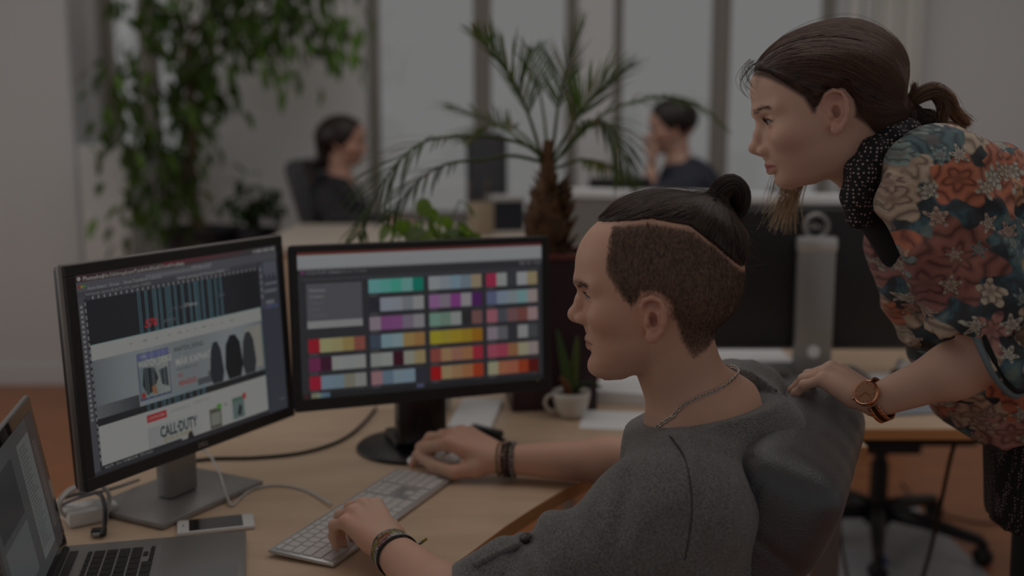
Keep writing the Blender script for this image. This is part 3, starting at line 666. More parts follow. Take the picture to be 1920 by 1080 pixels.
# aloe in a white cup
cup = empty('cup_planter', (*od(1071, 782).xy, DZ), 0, 'small aloe growing in a white ceramic cup by the burgundy planter', 'plant')
MB().lathe([(.0, .0), (.022, 0), (.026, .004), (.036, .02), (.042, .045), (.0435, .062), (.040, .062), (.038, .05), (.0, .05)], 36).build('cup', M['ceramic'], cup, True)
MB().tube([(-.041+.0, 0, .052)]+[(-.042-.018*math.sin(t), 0, .034+.019*math.cos(t)) for t in np.linspace(.2, math.pi-.2, 9)]+[(-.036, 0, .016)], .0042, 8).build('handle', M['ceramic'], cup, True)
MB().lathe([(0, .048), (.038, .048), (.037, .053), (.0, .056)], 24).build('soil', M['soil'], cup, True)
def blade(pts, wid, thick, m_w=1.): 
    pts = smooth_path(pts, 5); n = len(pts); V = []; F = []
    for i, p in enumerate(pts):
        t = i/(n-1); w_ = wid*(1-.15*t)*(1-t**4)+.0004; tn = (pts[min(i+1, n-1)]-pts[max(i-1, 0)]).normalized(); sd = tn.cross(Vector((0, 1, .2))).normalized(); nr = sd.cross(tn)
        V += [p-sd*w_, p+nr*thick*(1-t), p+sd*w_, p-nr*thick*(1-t)]
    for i in range(n-1):
        for j in range(4): F.append((i*4+j, i*4+(j+1) % 4, (i+1)*4+(j+1) % 4, (i+1)*4+j))
    return V, F
for pts, w_, c in (([(-.006, 0, .05), (-.012, 0, .10), (-.022, .005, .15), (-.034, .01, .205)], .012, (.10, .17, .05)), ([(.004, 0, .05), (.006, .004, .10), (.010, .006, .15), (.013, .008, .19)], .010, (.16, .2, .055)),
                   ([(0, -.004, .05), (.02, -.004, .075), (.045, -.004, .082), (.07, -.006, .068)], .007, (.05, .07, .03)), ([(-.004, -.006, .05), (-.012, -.01, .075), (-.02, -.012, .09), (-.03, -.012, .096)], .009, (.26, .12, .05)),
                   ([(0, .004, .05), (.0, .008, .09), (-.004, .014, .13)], .009, (.2, .2, .06))):
    V, F = blade(pts, w_, .004); mesh_obj('leaf', V, F, M['leaf'], cup, True, tint=[c]*len(V))

# things on the facing desk
def sheet2(name, u, v, w, d, rz, z, th, label, m, cat):
    p = on(u, v, DZ+z); return tag(MB().box((-w/2, -d/2, 0), (w/2, d/2, th), min(.002, th*.3), Matrix.Translation((p.x, p.y, DZ+z)) @ Matrix.Rotation(rz, 4, 'Z')).build(name, m, None), label, cat)
sheet2('paper_stack', 1395, 684, .24, .16, R(0), 0, .028, 'white paper stack left of the silver stand on the facing desk', M['paper'], 'paper')
sheet2('notebook', 1400, 712, .22, .05, R(-4), 0, .014, 'dark notebook in front of the white paper stack on the facing desk', M['black_gloss'], 'notebook')
sheet2('paper_sheet', 1440, 735, .3, .12, R(6), 0, .002, 'white sheet at the desk edge behind the hand on the chair', M['paper'], 'paper')
sheet2('paper_sheet', 1660, 715, .40, .16, R(3), 0, .002, 'wide white sheet under the leaning woman on the facing desk', M['paper'], 'paper')
sheet2('magazine', 1700, 768, .20, .10, R(12), 0, .006, 'grey magazine near the front edge of the facing desk', mat('grey_print', (.3, .32, .36), .4), 'magazine')
sc = empty('tape_dispenser', (*on(1692, 706, DZ).xy, DZ+.002), R(20), 'small dark tape dispenser on the wide white sheet', 'dispenser')
MB().box((-.03, -.012, 0), (.03, .012, .018), .004).build('base', M['black'], sc, True, angle=30)
MB().lathe([(.010, -.008), (.019, -.008), (.019, .008), (.010, .008)], 24, M=Matrix.Translation((0, 0, .026)) @ Matrix.Rotation(R(90), 4, 'X')).build('tape_roll', M['alu_light'], sc, True, angle=30)

# burgundy planter with the palm
PX = at(1035, 600, 2.50)
pl = empty('palm_planter', (PX.x-.004, 2.50, DZ), R(6), 'square burgundy planter standing behind the palette monitor', 'planter')
for lo, hi in (((-.10, -.085, 0), (.10, .085, .012)), ((-.10, -.085, .012), (-.088, .085, .355)), ((.088, -.085, .012), (.10, .085, .355)), ((-.088, .073, .012), (.088, .085, .355)), ((-.088, -.085, .012), (.088, -.073, .355))):
    MB().box(lo, hi, .002).build('panel', M['maroon'], pl)
rm = MB()
for lo, hi in (((-.106, -.091, .355), (-.085, .091, .367)), ((.085, -.091, .355), (.106, .091, .367)), ((-.085, .070, .355), (.085, .091, .367)), ((-.085, -.091, .355), (.085, -.070, .367))): rm.box(lo, hi, .002)
rm.build('rim', M['maroon_rim'], pl)
MB().box((-.086, -.071, .31), (.086, .071, .345), .004).build('soil', M['soil'], pl)

# ------------------------------------------------------------------ implicit bodies (smooth unions meshed as one surface)
def V3(p): return np.array([p[0], p[1], p[2]], np.float32)
def unit(v): v = np.asarray(v, float); return v/np.linalg.norm(v)
def frame(x, zhint):                   # 3x3, columns: x, y, z
    x = unit(x); z = np.asarray(zhint, float); z = unit(z-x*np.dot(z, x)); y = np.cross(z, x)
    return np.stack([x, y, z], 1)
def T4(rot, loc, s=1.):
    T = np.eye(4); T[:3, :3] = np.asarray(rot)*s; T[:3, 3] = loc; return T
def tp(T, p): return (T[:3, :3] @ np.asarray(p, float))+T[:3, 3]
class Body:
    def __init__(s): s.ops = []; s.T = None
    def _w(s, p): return tp(s.T, p) if s.T is not None else np.asarray(p, float)
    def _s(s): return np.linalg.norm(s.T[:3, 0]) if s.T is not None else 1.
    def cone(s, a, b, ra, rb, k=.01, mode='u', flat=None):
        a, b = s._w(a), s._w(b); sc = s._s(); ra, rb, k = ra*sc, rb*sc, k*sc
        if flat is not None:
            ax, q = flat; ax = unit(s.T[:3, :3] @ np.asarray(ax, float)) if s.T is not None else unit(ax)
        ba = b-a; l2 = max(float(ba @ ba), 1e-12); rm = max(ra, rb)
        def fn(X, Y, Z):
            px, py, pz = X-a[0], Y-a[1], Z-a[2]
            t = np.clip((px*ba[0]+py*ba[1]+pz*ba[2])/l2, 0, 1)
            qx, qy, qz = px-t*ba[0], py-t*ba[1], pz-t*ba[2]
            if flat is not None:
                d = (qx*ax[0]+qy*ax[1]+qz*ax[2])*(1/q-1); qx, qy, qz = qx+ax[0]*d, qy+ax[1]*d, qz+ax[2]*d
            return np.sqrt(qx*qx+qy*qy+qz*qz)-(ra+(rb-ra)*t)
        s.ops.append((fn, np.minimum(a, b)-rm, np.maximum(a, b)+rm, k, mode)); return s
    def ell(s, c, r, rot=None, k=.01, mode='u'):
        c = s._w(c); sc = s._s(); r = np.asarray(r, float)*sc; k = k*sc
        Q = np.eye(3) if rot is None else np.asarray(rot)
        if s.T is not None: Q = (s.T[:3, :3]/sc) @ Q
        e = np.sqrt(((Q*r)**2).sum(1))
        def fn(X, Y, Z):
            px, py, pz = X-c[0], Y-c[1], Z-c[2]
            u = [(px*Q[0, i]+py*Q[1, i]+pz*Q[2, i])/r[i] for i in range(3)]
            k0 = np.sqrt(u[0]**2+u[1]**2+u[2]**2)+1e-9
            k1 = np.sqrt((u[0]/r[0])**2+(u[1]/r[1])**2+(u[2]/r[2])**2)+1e-9
            return k0*(k0-1)/k1
        s.ops.append((fn, c-e, c+e, k, mode)); return s
    def cyl(s, c, ax, r, L, k=.002, mode='u'):   # flat-ended cylinder from c along ax
        c = np.asarray(c, float); ax = unit(ax)
        def fn(X, Y, Z):
            px, py, pz = X-c[0], Y-c[1], Z-c[2]; t = px*ax[0]+py*ax[1]+pz*ax[2]
            q = np.sqrt(np.maximum(px*px+py*py+pz*pz-t*t, 0)); return np.maximum(q-r, np.maximum(-t, t-L))
        e = np.full(3, r+L); s.ops.append((fn, c-e, c+e, k, mode)); return s
    def chain(s, pts, rad, k=.006, mode='u', flat=None):
        for i in range(len(pts)-1): s.cone(pts[i], pts[i+1], rad[i], rad[i+1], k if i == 0 else k*.5, mode, flat)
        return s
    def fun(s, fn_local, lo, hi, k=.01, mode='u'):   # fn in local coordinates of the current frame
        T = s.T if s.T is not None else np.eye(4); sc = s._s(); Ti = np.linalg.inv(T)
        cs = np.array([tp(T, (x, y, z)) for x in (lo[0], hi[0]) for y in (lo[1], hi[1]) for z in (lo[2], hi[2])])
        def fn(X, Y, Z):
            L = [Ti[i, 0]*X+Ti[i, 1]*Y+Ti[i, 2]*Z+Ti[i, 3] for i in range(3)]
            return fn_local(*L)*sc
        s.ops.append((fn, cs.min(0), cs.max(0), k*sc, mode)); return s
    def field(s, lo, hi, h, post=None):
        lo = np.asarray(lo, float); n = np.ceil((np.asarray(hi)-lo)/h).astype(int)+1
        ax = [(lo[i]+h*np.arange(n[i])).astype(np.float32) for i in range(3)]
        F = np.full(n, .08, np.float32)
        for fn, a, b, k, mode in s.ops:
            m = k+3*h
            i0 = np.clip(np.floor((a-m-lo)/h).astype(int), 0, n); i1 = np.clip(np.ceil((b+m-lo)/h).astype(int)+1, 0, n)
            if (i1 <= i0).any(): continue
            sl = tuple(slice(i0[j], i1[j]) for j in range(3))
            X, Y, Z = ax[0][sl[0]][:, None, None], ax[1][sl[1]][None, :, None], ax[2][sl[2]][None, None, :]
            d = fn(X, Y, Z).astype(np.float32); A = F[sl]; k = max(k, 1e-5)
            if mode == 'u':
                hh = np.maximum(k-np.abs(A-d), 0)/k; F[sl] = np.minimum(A, d)-hh*hh*k*.25
            elif mode == 's':
                d = -d; hh = np.maximum(k-np.abs(A-d), 0)/k; F[sl] = np.maximum(A, d)+hh*hh*k*.25
            elif mode == 'a': F[sl] = A+d
            elif mode == 'i':
                hh = np.maximum(k-np.abs(A-d), 0)/k; F[sl] = np.maximum(A, d)+hh*hh*k*.25
        if post is not None: F = post(F, ax[0][:, None, None], ax[1][None, :, None], ax[2][None, None, :])
        return F, ax, lo, h
    def mesh(s, lo, hi, h, post=None):
        F, ax, lo, h = s.field(lo, hi, h, post); return nets(F, lo, h)
def nets(F, lo, h):
    S = F < 0; n = F.shape
    c = np.zeros(tuple(k-1 for k in n), np.int8)
    for i in (0, 1):
        for j in (0, 1):
            for k in (0, 1): c += S[i:n[0]-1+i, j:n[1]-1+j, k:n[2]-1+k]
    act = (c > 0) & (c < 8); I = np.argwhere(act)
    idx = np.full(act.shape, -1, np.int64); idx[act] = np.arange(len(I))
    acc = np.zeros((len(I), 3)); cnt = np.zeros(len(I))
    cr = [(0, 0, 0), (1, 0, 0), (0, 1, 0), (1, 1, 0), (0, 0, 1), (1, 0, 1), (0, 1, 1), (1, 1, 1)]
    val = [F[I[:, 0]+a, I[:, 1]+b, I[:, 2]+d] for a, b, d in cr]
    for p in range(8):
        for q in range(p+1, 8):
            if sum(abs(cr[p][i]-cr[q][i]) for i in range(3)) != 1: continue
            m = (val[p] < 0) != (val[q] < 0); t = np.where(m, val[p]/(val[p]-val[q]+1e-12), 0)
            P = np.array(cr[p])[None]+t[:, None]*(np.array(cr[q])-np.array(cr[p]))[None]
            acc[m] += P[m]; cnt[m] += 1
    Vt = np.asarray(lo)+(I+acc/cnt[:, None])*h
    Fc = []
    for a in range(3):
        b, d = (a+1) % 3, (a+2) % 3
        s0 = [slice(None)]*3; s1 = [slice(None)]*3; s0[a] = slice(0, n[a]-1); s1[a] = slice(1, n[a])
        E = S[tuple(s0)] != S[tuple(s1)]; J = np.argwhere(E)
        ok = (J[:, b] > 0) & (J[:, d] > 0) & (J[:, b] < n[b]-1) & (J[:, d] < n[d]-1); J = J[ok]
        fl = S[tuple(s0)][tuple(J.T)]
        def cell(db, dd):
            K = J.copy(); K[:, b] -= db; K[:, d] -= dd; return idx[tuple(K.T)]
        q = np.stack([cell(1, 1), cell(0, 1), cell(0, 0), cell(1, 0)], 1)
        q[~fl] = q[~fl][:, ::-1]; Fc.append(q)
    Fc = np.concatenate(Fc); Fc = Fc[(Fc >= 0).all(1)]
    return Vt.astype(np.float32), Fc
def join(*ms):
    V = []; F = []; n = 0
    for v, f in ms: V.append(v); F.append(f+n); n += len(v)
    return np.concatenate(V), np.concatenate(F)
class Sampler:                          # trilinear look-ups in a sampled field
    def __init__(s, F, lo, h): s.F, s.lo, s.h = F, np.asarray(lo), h
    def __call__(s, P):
        q = (P-s.lo)/s.h; q = np.clip(q, 0, np.array(s.F.shape)-1.001); i = q.astype(int); t = q-i; r = 0
        for a in (0, 1):
            for b in (0, 1):
                for c in (0, 1):
                    w = (t[:, 0] if a else 1-t[:, 0])*(t[:, 1] if b else 1-t[:, 1])*(t[:, 2] if c else 1-t[:, 2])
                    r = r+w*s.F[i[:, 0]+a, i[:, 1]+b, i[:, 2]+c]
        return r
    def grad(s, P):
        e = s.h*1.5; g = np.stack([s(P+np.eye(3)[i]*e)-s(P-np.eye(3)[i]*e) for i in range(3)], 1)
        return g/(np.linalg.norm(g, axis=1, keepdims=True)+1e-9)
    def project(s, P, level=0., it=4):
        for _ in range(it): P = P-s.grad(P)*np.clip(s(P)-level, -.01, .01)[:, None]
        return P

def spline(x, y, n=160):                # smooth curve through points, as a dense lookup
    x = np.asarray(x, float); y = np.asarray(y, float); d = np.gradient(y, x)
    xs = np.linspace(x[0], x[-1], n); i = np.clip(np.searchsorted(x, xs)-1, 0, len(x)-2); hh = x[i+1]-x[i]; t = (xs-x[i])/hh
    ys = (2*t**3-3*t**2+1)*y[i]+(t**3-2*t**2+t)*hh*d[i]+(-2*t**3+3*t**2)*y[i+1]+(t**3-t**2)*hh*d[i+1]
    return xs, ys

HEADS = dict(
  man=dict(z=[-.114, -.104, -.092, -.080, -.066, -.052, -.041, -.022, .000, .010, .020, .040, .062, .085, .102],
           xf=[.064, .0810, .0850, .0810, .0805, .0825, .0830, .0815, .0825, .0875, .0925, .0925, .0870, .0690, .0450],
           xb=[.036, .018, .004, -.010, -.024, -.034, -.040, -.050, -.060, -.065, -.070, -.080, -.085, -.085, -.080],
           w=[.016, .029, .038, .046, .053, .057, .060, .063, .066, .067, .068, .069, .069, .060, .045],
           eye=(.0690, .0315, .0020), brow=.0165, brow_x=.0865, tip=(.1045, -.0270), bridge=(.0845, .010), base=-.0400, mouth=-.0645, lips=.0842, ear=(-.004, -.024), ears=.90, sk=(-.014, .106), occ=(-.050, .0, .062)),
  woman=dict(z=[-.1015, -.095, -.088, -.0800, -.072, -.064, -.055, -.0466, -.025, .000, .008, .018, .030, .046, .062, .082, .100, .110],
           xf=[.054, .0690, .0745, .0760, .0760, .0780, .0815, .0830, .0830, .0835, .0855, .0880, .0905, .0920, .0910, .0830, .0620, .045],
           xb=[.018, .002, -.010, -.018, -.024, -.030, -.036, -.040, -.050, -.060, -.064, -.070, -.075, -.080, -.085, -.085, -.085, -.080],
           w=[.013, .024, .032, .038, .044, .049, .053, .056, .062, .065, .066, .067, .068, .068, .068, .062, .050, .042],
           eye=(.0675, .0315, .0035), brow=.0225, brow_x=.0835, tip=(.1035, -.0295), bridge=(.0850, .008), base=-.0455, mouth=-.0640, lips=.0838, ear=(-.011, -.003), ears=1.0, sk=(-.022, .102), occ=(-.055, .005, .058)))
def head(B, T, kind):
    """face x forward, y to the left ear, z up, origin mid-head"""
    D = HEADS[kind]; B.T = T; fem = kind == 'woman'
    tab = {k: spline(D['z'], D[k]) for k in ('xf', 'xb', 'w')}
    B.ell((D['sk'][0], 0, .036), (D['sk'][1], .0765, .083), k=.02)
    B.ell((D['occ'][0], 0, D['occ'][1]), (D['occ'][2], .062, .056), k=.03)
    def loft(X, Y, Z):
        X, Y, Z = np.broadcast_arrays(X, Y, Z)
        f, b, w = [np.interp(Z, *tab[k]) for k in ('xf', 'xb', 'w')]
        a = (f-b)/2; c = (f+b)/2; n = 2.25
        d = ((np.abs(X-c)/a)**n+(np.abs(Y)/w)**n)**(1/n)-1
        d = d*np.minimum(a, w); lo = D['z'][0]; hi = D['z'][-1]
        return np.maximum(d, np.maximum(lo-Z, Z-hi))
    B.fun(loft, (-.09, -.075, -.125), (.1, .075, .11), .016)
    ex, ey, ez = D['eye']; bx, bz = D['brow_x'], D['brow']; tx, tz = D['tip']; mz = D['mouth']; lx_ = D['lips']; nb_ = D['base']
    B.ell((.060, 0, -.089), (.014, .015, .011), k=.012) if fem else B.ell((.068, 0, -.100), (.016, .020, .013), k=.012)   # chin
    for s in (1, -1):
        B.ell((.052, s*.047, ez-.026), (.024, .017, .017), k=.022)                       # cheekbone
        B.cone((bx, s*.012, bz), (bx-.022, s*.050, bz+.001), .0080 if fem else .0100, .006, .014)
        B.ell((ex+.020, s*ey*.95, ez), (.016, .016, .0105), k=.012, mode='s')            # eye socket
        B.ell((ex, s*ey, ez), (.0125, .0145, .0115), k=.004)                             # lid over the eyeball
        B.cone((ex+.0080, s*(ey-.0115), ez+.0060), (ex+.0035, s*(ey+.0115), ez+.0050), .0026, .0022, .004)
        B.cone((ex+.0075, s*(ey-.0115), ez-.0055), (ex+.0035, s*(ey+.0105), ez-.0055), .0020, .0016, .004)
    r0, r1 = (.0062, .0078) if fem else (.0070, .0088)
    B.cone((D['bridge'][0]-.012, 0, D['bridge'][1]-.002), (lx_-.006, 0, nb_+.010), .0095, .0140, .012)
    gx, gz = D['bridge']; mxn, mzn = (gx+tx)/2-.001, (gz+tz)/2+.001
    B.chain([(gx-.004, 0, gz), (mxn-.002, 0, mzn), (tx-.006, 0, tz+.003)], [r0, r0, r1], .012); B.ell((tx-.0045, 0, tz-.001), (.0105, r1+.0008, r1+.0006), k=.007)
    for s in (1, -1): B.ell((tx-.0165, s*.0115, nb_+.0085), (.0110, .0070, .0078), k=.006)
    B.cone((tx-.0075, 0, tz-.0065), (lx_-.002, 0, nb_+.003), .0045, .0050, .006)
    for s in (1, -1): B.ell((tx-.0110, s*.0062, nb_+.0018), (.0050, .0028, .0040), k=.003, mode='s')
    B.cone((lx_-.001, 0, mz+.015), (lx_-.003, 0, nb_+.002), .004, .0045, .008)           # philtrum
    lw = .0205 if fem else .0225
    for s in (1, -1):
        B.chain([(lx_, 0, mz+.0044), (lx_-.002, s*.010, mz+.0044), (lx_-.012, s*lw, mz+.001)], [.0046, .0042, .0022], .004)
        B.chain([(lx_-.002, 0, mz-.0050), (lx_-.004, s*.010, mz-.0045), (lx_-.012, s*lw, mz)], [.0054, .0050, .0022], .004)
    B.chain([(lx_+.0055, -.010, mz), (lx_+.0065, 0, mz+.0002), (lx_+.0055, .010, mz)], [.0012]*3, .002, 's')
    for s in (1, -1): B.cone((lx_+.005, s*.010, mz), (lx_-.0075, s*(lw+.001), mz-.0002), .0012, .0014, .002, 's')
    for s in (1, -1):
        er = lambda x, y, z: (D['ear'][0]+x*D['ears'], s*(.0675+y), D['ear'][1]+z*D['ears'])
        B.ell(er(-.006, .001, .0), (.016, .008, .026), np.array(Matrix.Rotation(s*R(-14), 3, 'Z')), .006); B.ell(er(-.008, .006, .002), (.0135, .0065, .024), np.array(Matrix.Rotation(s*R(-20), 3, 'Z')), .006)
        rim = [(.010, .002, .006), (.012, .005, .018), (.007, .010, .028), (-.004, .0135, .032), (-.015, .0150, .027), (-.020, .0160, .014), (-.0195, .0145, -.002), (-.0145, .011, -.016), (-.006, .0075, -.025)]
        B.chain([er(*p) for p in rim], [.0030, .0032, .0034, .0034, .0034, .0034, .0032, .0032, .0045], .003)
        B.ell(er(-.001, .0065, -.0245), (.0085, .0042, .0085), k=.004)            # lobe
        B.chain([er(-.013, .0125, .012), er(-.011, .0125, -.003), er(-.004, .0095, -.012)], [.0026, .0028, .0028], .003)   # antihelix
        B.ell(er(-.0035, .012, .0005), (.0065, .0085, .0095), k=.003, mode='s')   # concha
        B.ell(er(-.008, .0150, .019), (.0065, .0035, .0065), k=.003, mode='s')
        B.ell(er(.0035, .0085, -.003), (.0034, .0040, .0050), k=.005)             # tragus
    B.T = None
    return B

def fingers(B, T, spec, thumb, scale=1., thick=1.):
    """hand: origin wrist, x to the knuckles, y to the thumb, z back of the hand. spec: per finger (splay, mcp, pip, dip) degrees"""
    B.T = T4(T[:3, :3], T[:3, 3], scale)
    mcp = [(.088, .029, .003), (.093, .008, .007), (.088, -.013, .005), (.079, -.031, .000)]
    lens = [(.043, .026, .021), (.047, .030, .022), (.043, .028, .021), (.034, .021, .018)]
    rad = [(.0112, .0095, .0084, .0072), (.0115, .0097, .0086, .0073), (.0108, .0092, .0082, .0070), (.0098, .0082, .0073, .0063)]
    base = [(.012, .014, 0), (.010, .006, .002), (.010, -.006, .002), (.012, -.014, 0)]
    tips = []
    for i in range(4):
        B.cone(base[i], mcp[i], .0165, rad[i][0]*1.12*thick, .010)
    B.cone((.03, .012, -.008), (.07, .012, -.006), .014, .012, .012); B.cone((.03, -.016, -.008), (.066, -.020, -.006), .015, .011, .012)
    for i in range(4):
        sp, *fl = spec[i]; p = np.array(mcp[i]); a = 0.
        for j in range(3):
            a += math.radians(fl[j]); d = np.array([math.cos(a)*math.cos(R(sp)), math.cos(a)*math.sin(R(sp)), -math.sin(a)])
            q = p+d*lens[i][j]; B.cone(p, q, rad[i][j]*thick, rad[i][j+1]*thick, .006 if j == 0 else .003)
            if j < 2: B.ell(q+np.array([0, 0, .0015]), (rad[i][j+1]*1.08*thick,)*3, k=.004)
            p = q
        nrm = np.array([math.sin(a)*math.cos(R(sp)), math.sin(a)*math.sin(R(sp)), math.cos(a)])
        tips.append((B._w(p-d*.004+nrm*rad[i][3]*.8), unit(B.T[:3, :3] @ d), unit(B.T[:3, :3] @ nrm)))
    B.cone((.012, .012, -.004), thumb[0], .017, .0155*thick, .012)
    B.chain(thumb, [.0145*thick, .0115*thick, .0100*thick, .0082*thick], .008)
    d = unit(np.array(thumb[3])-np.array(thumb[2])); B.T, Tn = None, B.T
    return [t[0] for t in tips]+[tp(Tn, thumb[3])]

class Hair:                             # many thin strands as one mesh
    def __init__(s): s.v = []; s.f = []; s.t = []; s.n = 0
    def add(s, paths, r0, r1, col0, col1=None, flat=True):
        """paths (m, k, 3); three-sided tapering strands"""
        P = np.asarray(paths, np.float32); m, k, _ = P.shape
        if m == 0: return s
        t = np.gradient(P, axis=1); t /= np.linalg.norm(t, axis=2, keepdims=True)+1e-9
        up = np.array([.31, -.62, .72], np.float32); a = np.cross(t, up); a /= np.linalg.norm(a, axis=2, keepdims=True)+1e-9; b = np.cross(t, a)
        w = np.linspace(0, 1, k)[None, :, None]; rad = (np.asarray(r0)*(1-w)+np.asarray(r1)*w) if not hasattr(r0, 'shape') else r0
        ring = np.stack([P+rad*(a*math.cos(q)+b*math.sin(q)) for q in (0, 2.094, 4.189)], 2)     # m,k,3,3
        s.v.append(ring.reshape(-1, 3))
        i = np.arange(m)[:, None, None]*k*3+np.arange(k-1)[None, :, None]*3; j = np.arange(3)[None, None, :]; j2 = (j+1) % 3
        s.f.append((np.stack([i+j, i+j2, i+3+j2, i+3+j], -1)+s.n).reshape(-1, 4)); s.n += m*k*3
        c0 = np.broadcast_to(np.asarray(col0, np.float32), (m, 3))[:, None, None, :]; c1 = c0 if col1 is None else np.broadcast_to(np.asarray(col1, np.float32), (m, 3))[:, None, None, :]
        s.t.append(np.broadcast_to(c0*(1-w[..., None])+c1*w[..., None], (m, k, 3, 3)).reshape(-1, 3)); return s
    def build(s, name, m, parent):
        return mesh_obj(name, np.concatenate(s.v), np.concatenate(s.f), m, parent, True, np.concatenate(s.t))

def shrink_origin(o, root):             # world-space geometry under a root that stands elsewhere
    o.parent = root; o.matrix_parent_inverse = Matrix.Translation(-Vector(root.location)); return o
def noise3(P, seed=0, n=10, f0=20., f1=80.):
    r = np.random.default_rng(seed); out = 0
    for _ in range(n):
        d = r.normal(size=3); d /= np.linalg.norm(d); f = r.uniform(f0, f1); out = out+np.sin((P @ d)*f+r.uniform(0, 6.28))
    return out/math.sqrt(n)

# ------------------------------------------------------------------ materials of people
M['skin'] = attr_mat('skin', rough=.48, sss=.12, spec=.35, bump=(420, .10))
M['hair'] = attr_mat('hair', rough=.42, spec=.45)
def heather(name, c1, c2, scale=420):
    m = mat(name, c1, .9, noise=(scale, c2, (.38, .66)), bump=(500, .35), sheen=.25); return m
M['heather'] = heather('heather_jersey', (.07, .068, .067), (.26, .25, .245), 650)
M['denim'] = mat('dark_denim', (.012, .014, .02), .8, bump=(700, .2))
M['button'] = mat('dark_button', (.02, .018, .016), .35)
M['chain'] = mat('silver_chain', (.62, .58, .53), .25, 1.)
def smoothstep(a, b, x): t = np.clip((x-a)/(b-a), 0, 1); return t*t*(3-2*t)
def in_poly(px, py, poly):
    r = np.zeros(np.shape(px), bool); n = len(poly)
    for i in range(n):
        x0, y0 = poly[i]; x1, y1 = poly[(i+1) % n]
        c = ((y0 > py) != (y1 > py)) & (px < (x1-x0)*(py-y0)/(y1-y0+1e-12)+x0); r ^= c
    return r
def poly_dist(px, py, poly):            # unsigned distance to the outline
    d = np.full(np.shape(px), 9.); n = len(poly)
    for i in range(n):
        a = np.array(poly[i]); b = np.array(poly[(i+1) % n]); ba = b-a; t = np.clip(((px-a[0])*ba[0]+(py-a[1])*ba[1])/(ba @ ba+1e-12), 0, 1)
        d = np.minimum(d, np.hypot(px-a[0]-t*ba[0], py-a[1]-t*ba[1]))
    return d
def local(T, P): Ti = np.linalg.inv(T); return P @ Ti[:3, :3].T+Ti[:3, 3]
def head_frame(loc, yaw_away, pitch, roll=0., s=1.):
    """facing -X, turned away from the camera by yaw_away, nodding down by pitch"""
    f = np.array([-math.cos(yaw_away), math.sin(yaw_away), 0]); z = np.array([0, 0, 1.]); l = np.cross(z, f)
    f2 = f*math.cos(pitch)-z*math.sin(pitch); z2 = np.cross(f2, l)
    l2 = l*math.cos(roll)+z2*math.sin(roll); z3 = np.cross(f2, l2)
    return T4(np.stack([f2, l2, z3], 1), loc, s)
def face_tint(P, kind, skin, lip, brow_c, white=(.36, .33, .31), iris=(.03, .02, .015), blush=(.62, .26, .2)):
    """P in head coordinates"""
    D = HEADS[kind]; ex0, ey0, ez0 = D['eye']; brow_z = D['brow']; mz = D['mouth']
    x, y, z = P.T; ay = np.abs(y); t = np.tile(np.asarray(skin, float), (len(P), 1))
    def mix(w, c): 
        nonlocal t; t = t*(1-w[:, None])+np.asarray(c)[None]*w[:, None]
    mix(.35*np.exp(-(((x-.052)/.028)**2+((z+.030)/.024)**2))*(ay > .02), blush)
    mix(.30*np.exp(-(((x-.104)/.012)**2+(y/.014)**2+((z+.027)/.014)**2)), blush)
    mix(.5*((ay > .071)*1.)*np.exp(-(((x-D['ear'][0]+.005)/.026)**2+((z-D['ear'][1])/.04)**4)), blush)                                # ears
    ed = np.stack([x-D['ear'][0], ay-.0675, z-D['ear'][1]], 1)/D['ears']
    con = np.exp(-(((ed[:, 0]+.0030)/.0062)**2+((ed[:, 2]+.001)/.0085)**2))*(ay > .066); mix(.62*con, np.asarray(skin)*np.array([.28, .20, .18]))  # shade inside the ear bowl painted into the skin tint
    gr_ = np.exp(-(((ed[:, 0]+.006)/.008)**2+((ed[:, 2]-.0205)/.0050)**2))*(ay > .068); mix(.40*gr_, np.asarray(skin)*np.array([.38, .28, .25]))  # shade of the groove under the ear rim, also painted
    hh = .0085*(1-np.clip(ay/.0235, 0, 1)**2.2); wl = smoothstep(.0, .0025, hh-np.abs(z-mz))*(x > .066)
    mix(.85*wl, lip)
    mix(.5*np.exp(-((z-mz)/.0011)**2)*(ay < .023)*(x > .07), np.asarray(lip)*.35)
    ex = (ay-ey0)/.0135; op = .0042*(1-ex**2); de = op-np.abs(z-ez0); we = smoothstep(-.0006, .0008, de)*(np.abs(ex) < 1)*(x > .058)
    mix(we, white); mix(we*smoothstep(.0052, .0042, np.hypot(ay-ey0-.001, z-ez0-.0003)), iris)
    lash = np.exp(-((z-ez0-op)/.0011)**2)*(np.abs(ex) < 1.05)*(x > .056); mix(.9*lash, (.02, .012, .01))
    lash = np.exp(-((z-ez0+op)/.0009)**2)*(np.abs(ex) < 1.0)*(x > .056); mix(.45*lash, (.08, .04, .03))
    bz = brow_z+.004*np.sin((ay-.012)/.04*3.0)-.10*np.clip(ay-.038, 0, 1); bw = np.exp(-((z-bz)/.0034)**2)*smoothstep(.010, .016, ay)*smoothstep(.054, .045, ay)*(x > .04)
    mix(.55*bw, brow_c)
    return t
def sdf_sampler(B, lo, hi, h):
    F, ax, lo, h = B.field(lo, hi, h); return Sampler(F, lo, h), F, lo, h
def follow(S, P0, target, steps, dl, level, curl=None, drop=None):
    """strands creeping over a surface from P0 towards target"""
    P = P0.copy(); out = [S.project(P, level)]
    for i in range(steps):
        d = target-P; L = np.linalg.norm(d, axis=1, keepdims=True); d = d/(L+1e-9)
        if curl is not None: d = d+curl*(1-i/steps)
        g = S.grad(P); d = d-g*(d*g).sum(1, keepdims=True)*.9; d /= np.linalg.norm(d, axis=1, keepdims=True)+1e-9
        P = P+d*np.minimum(dl, L); P = S.project(P, level, 2); out.append(P)
    return np.stack(out, 1)
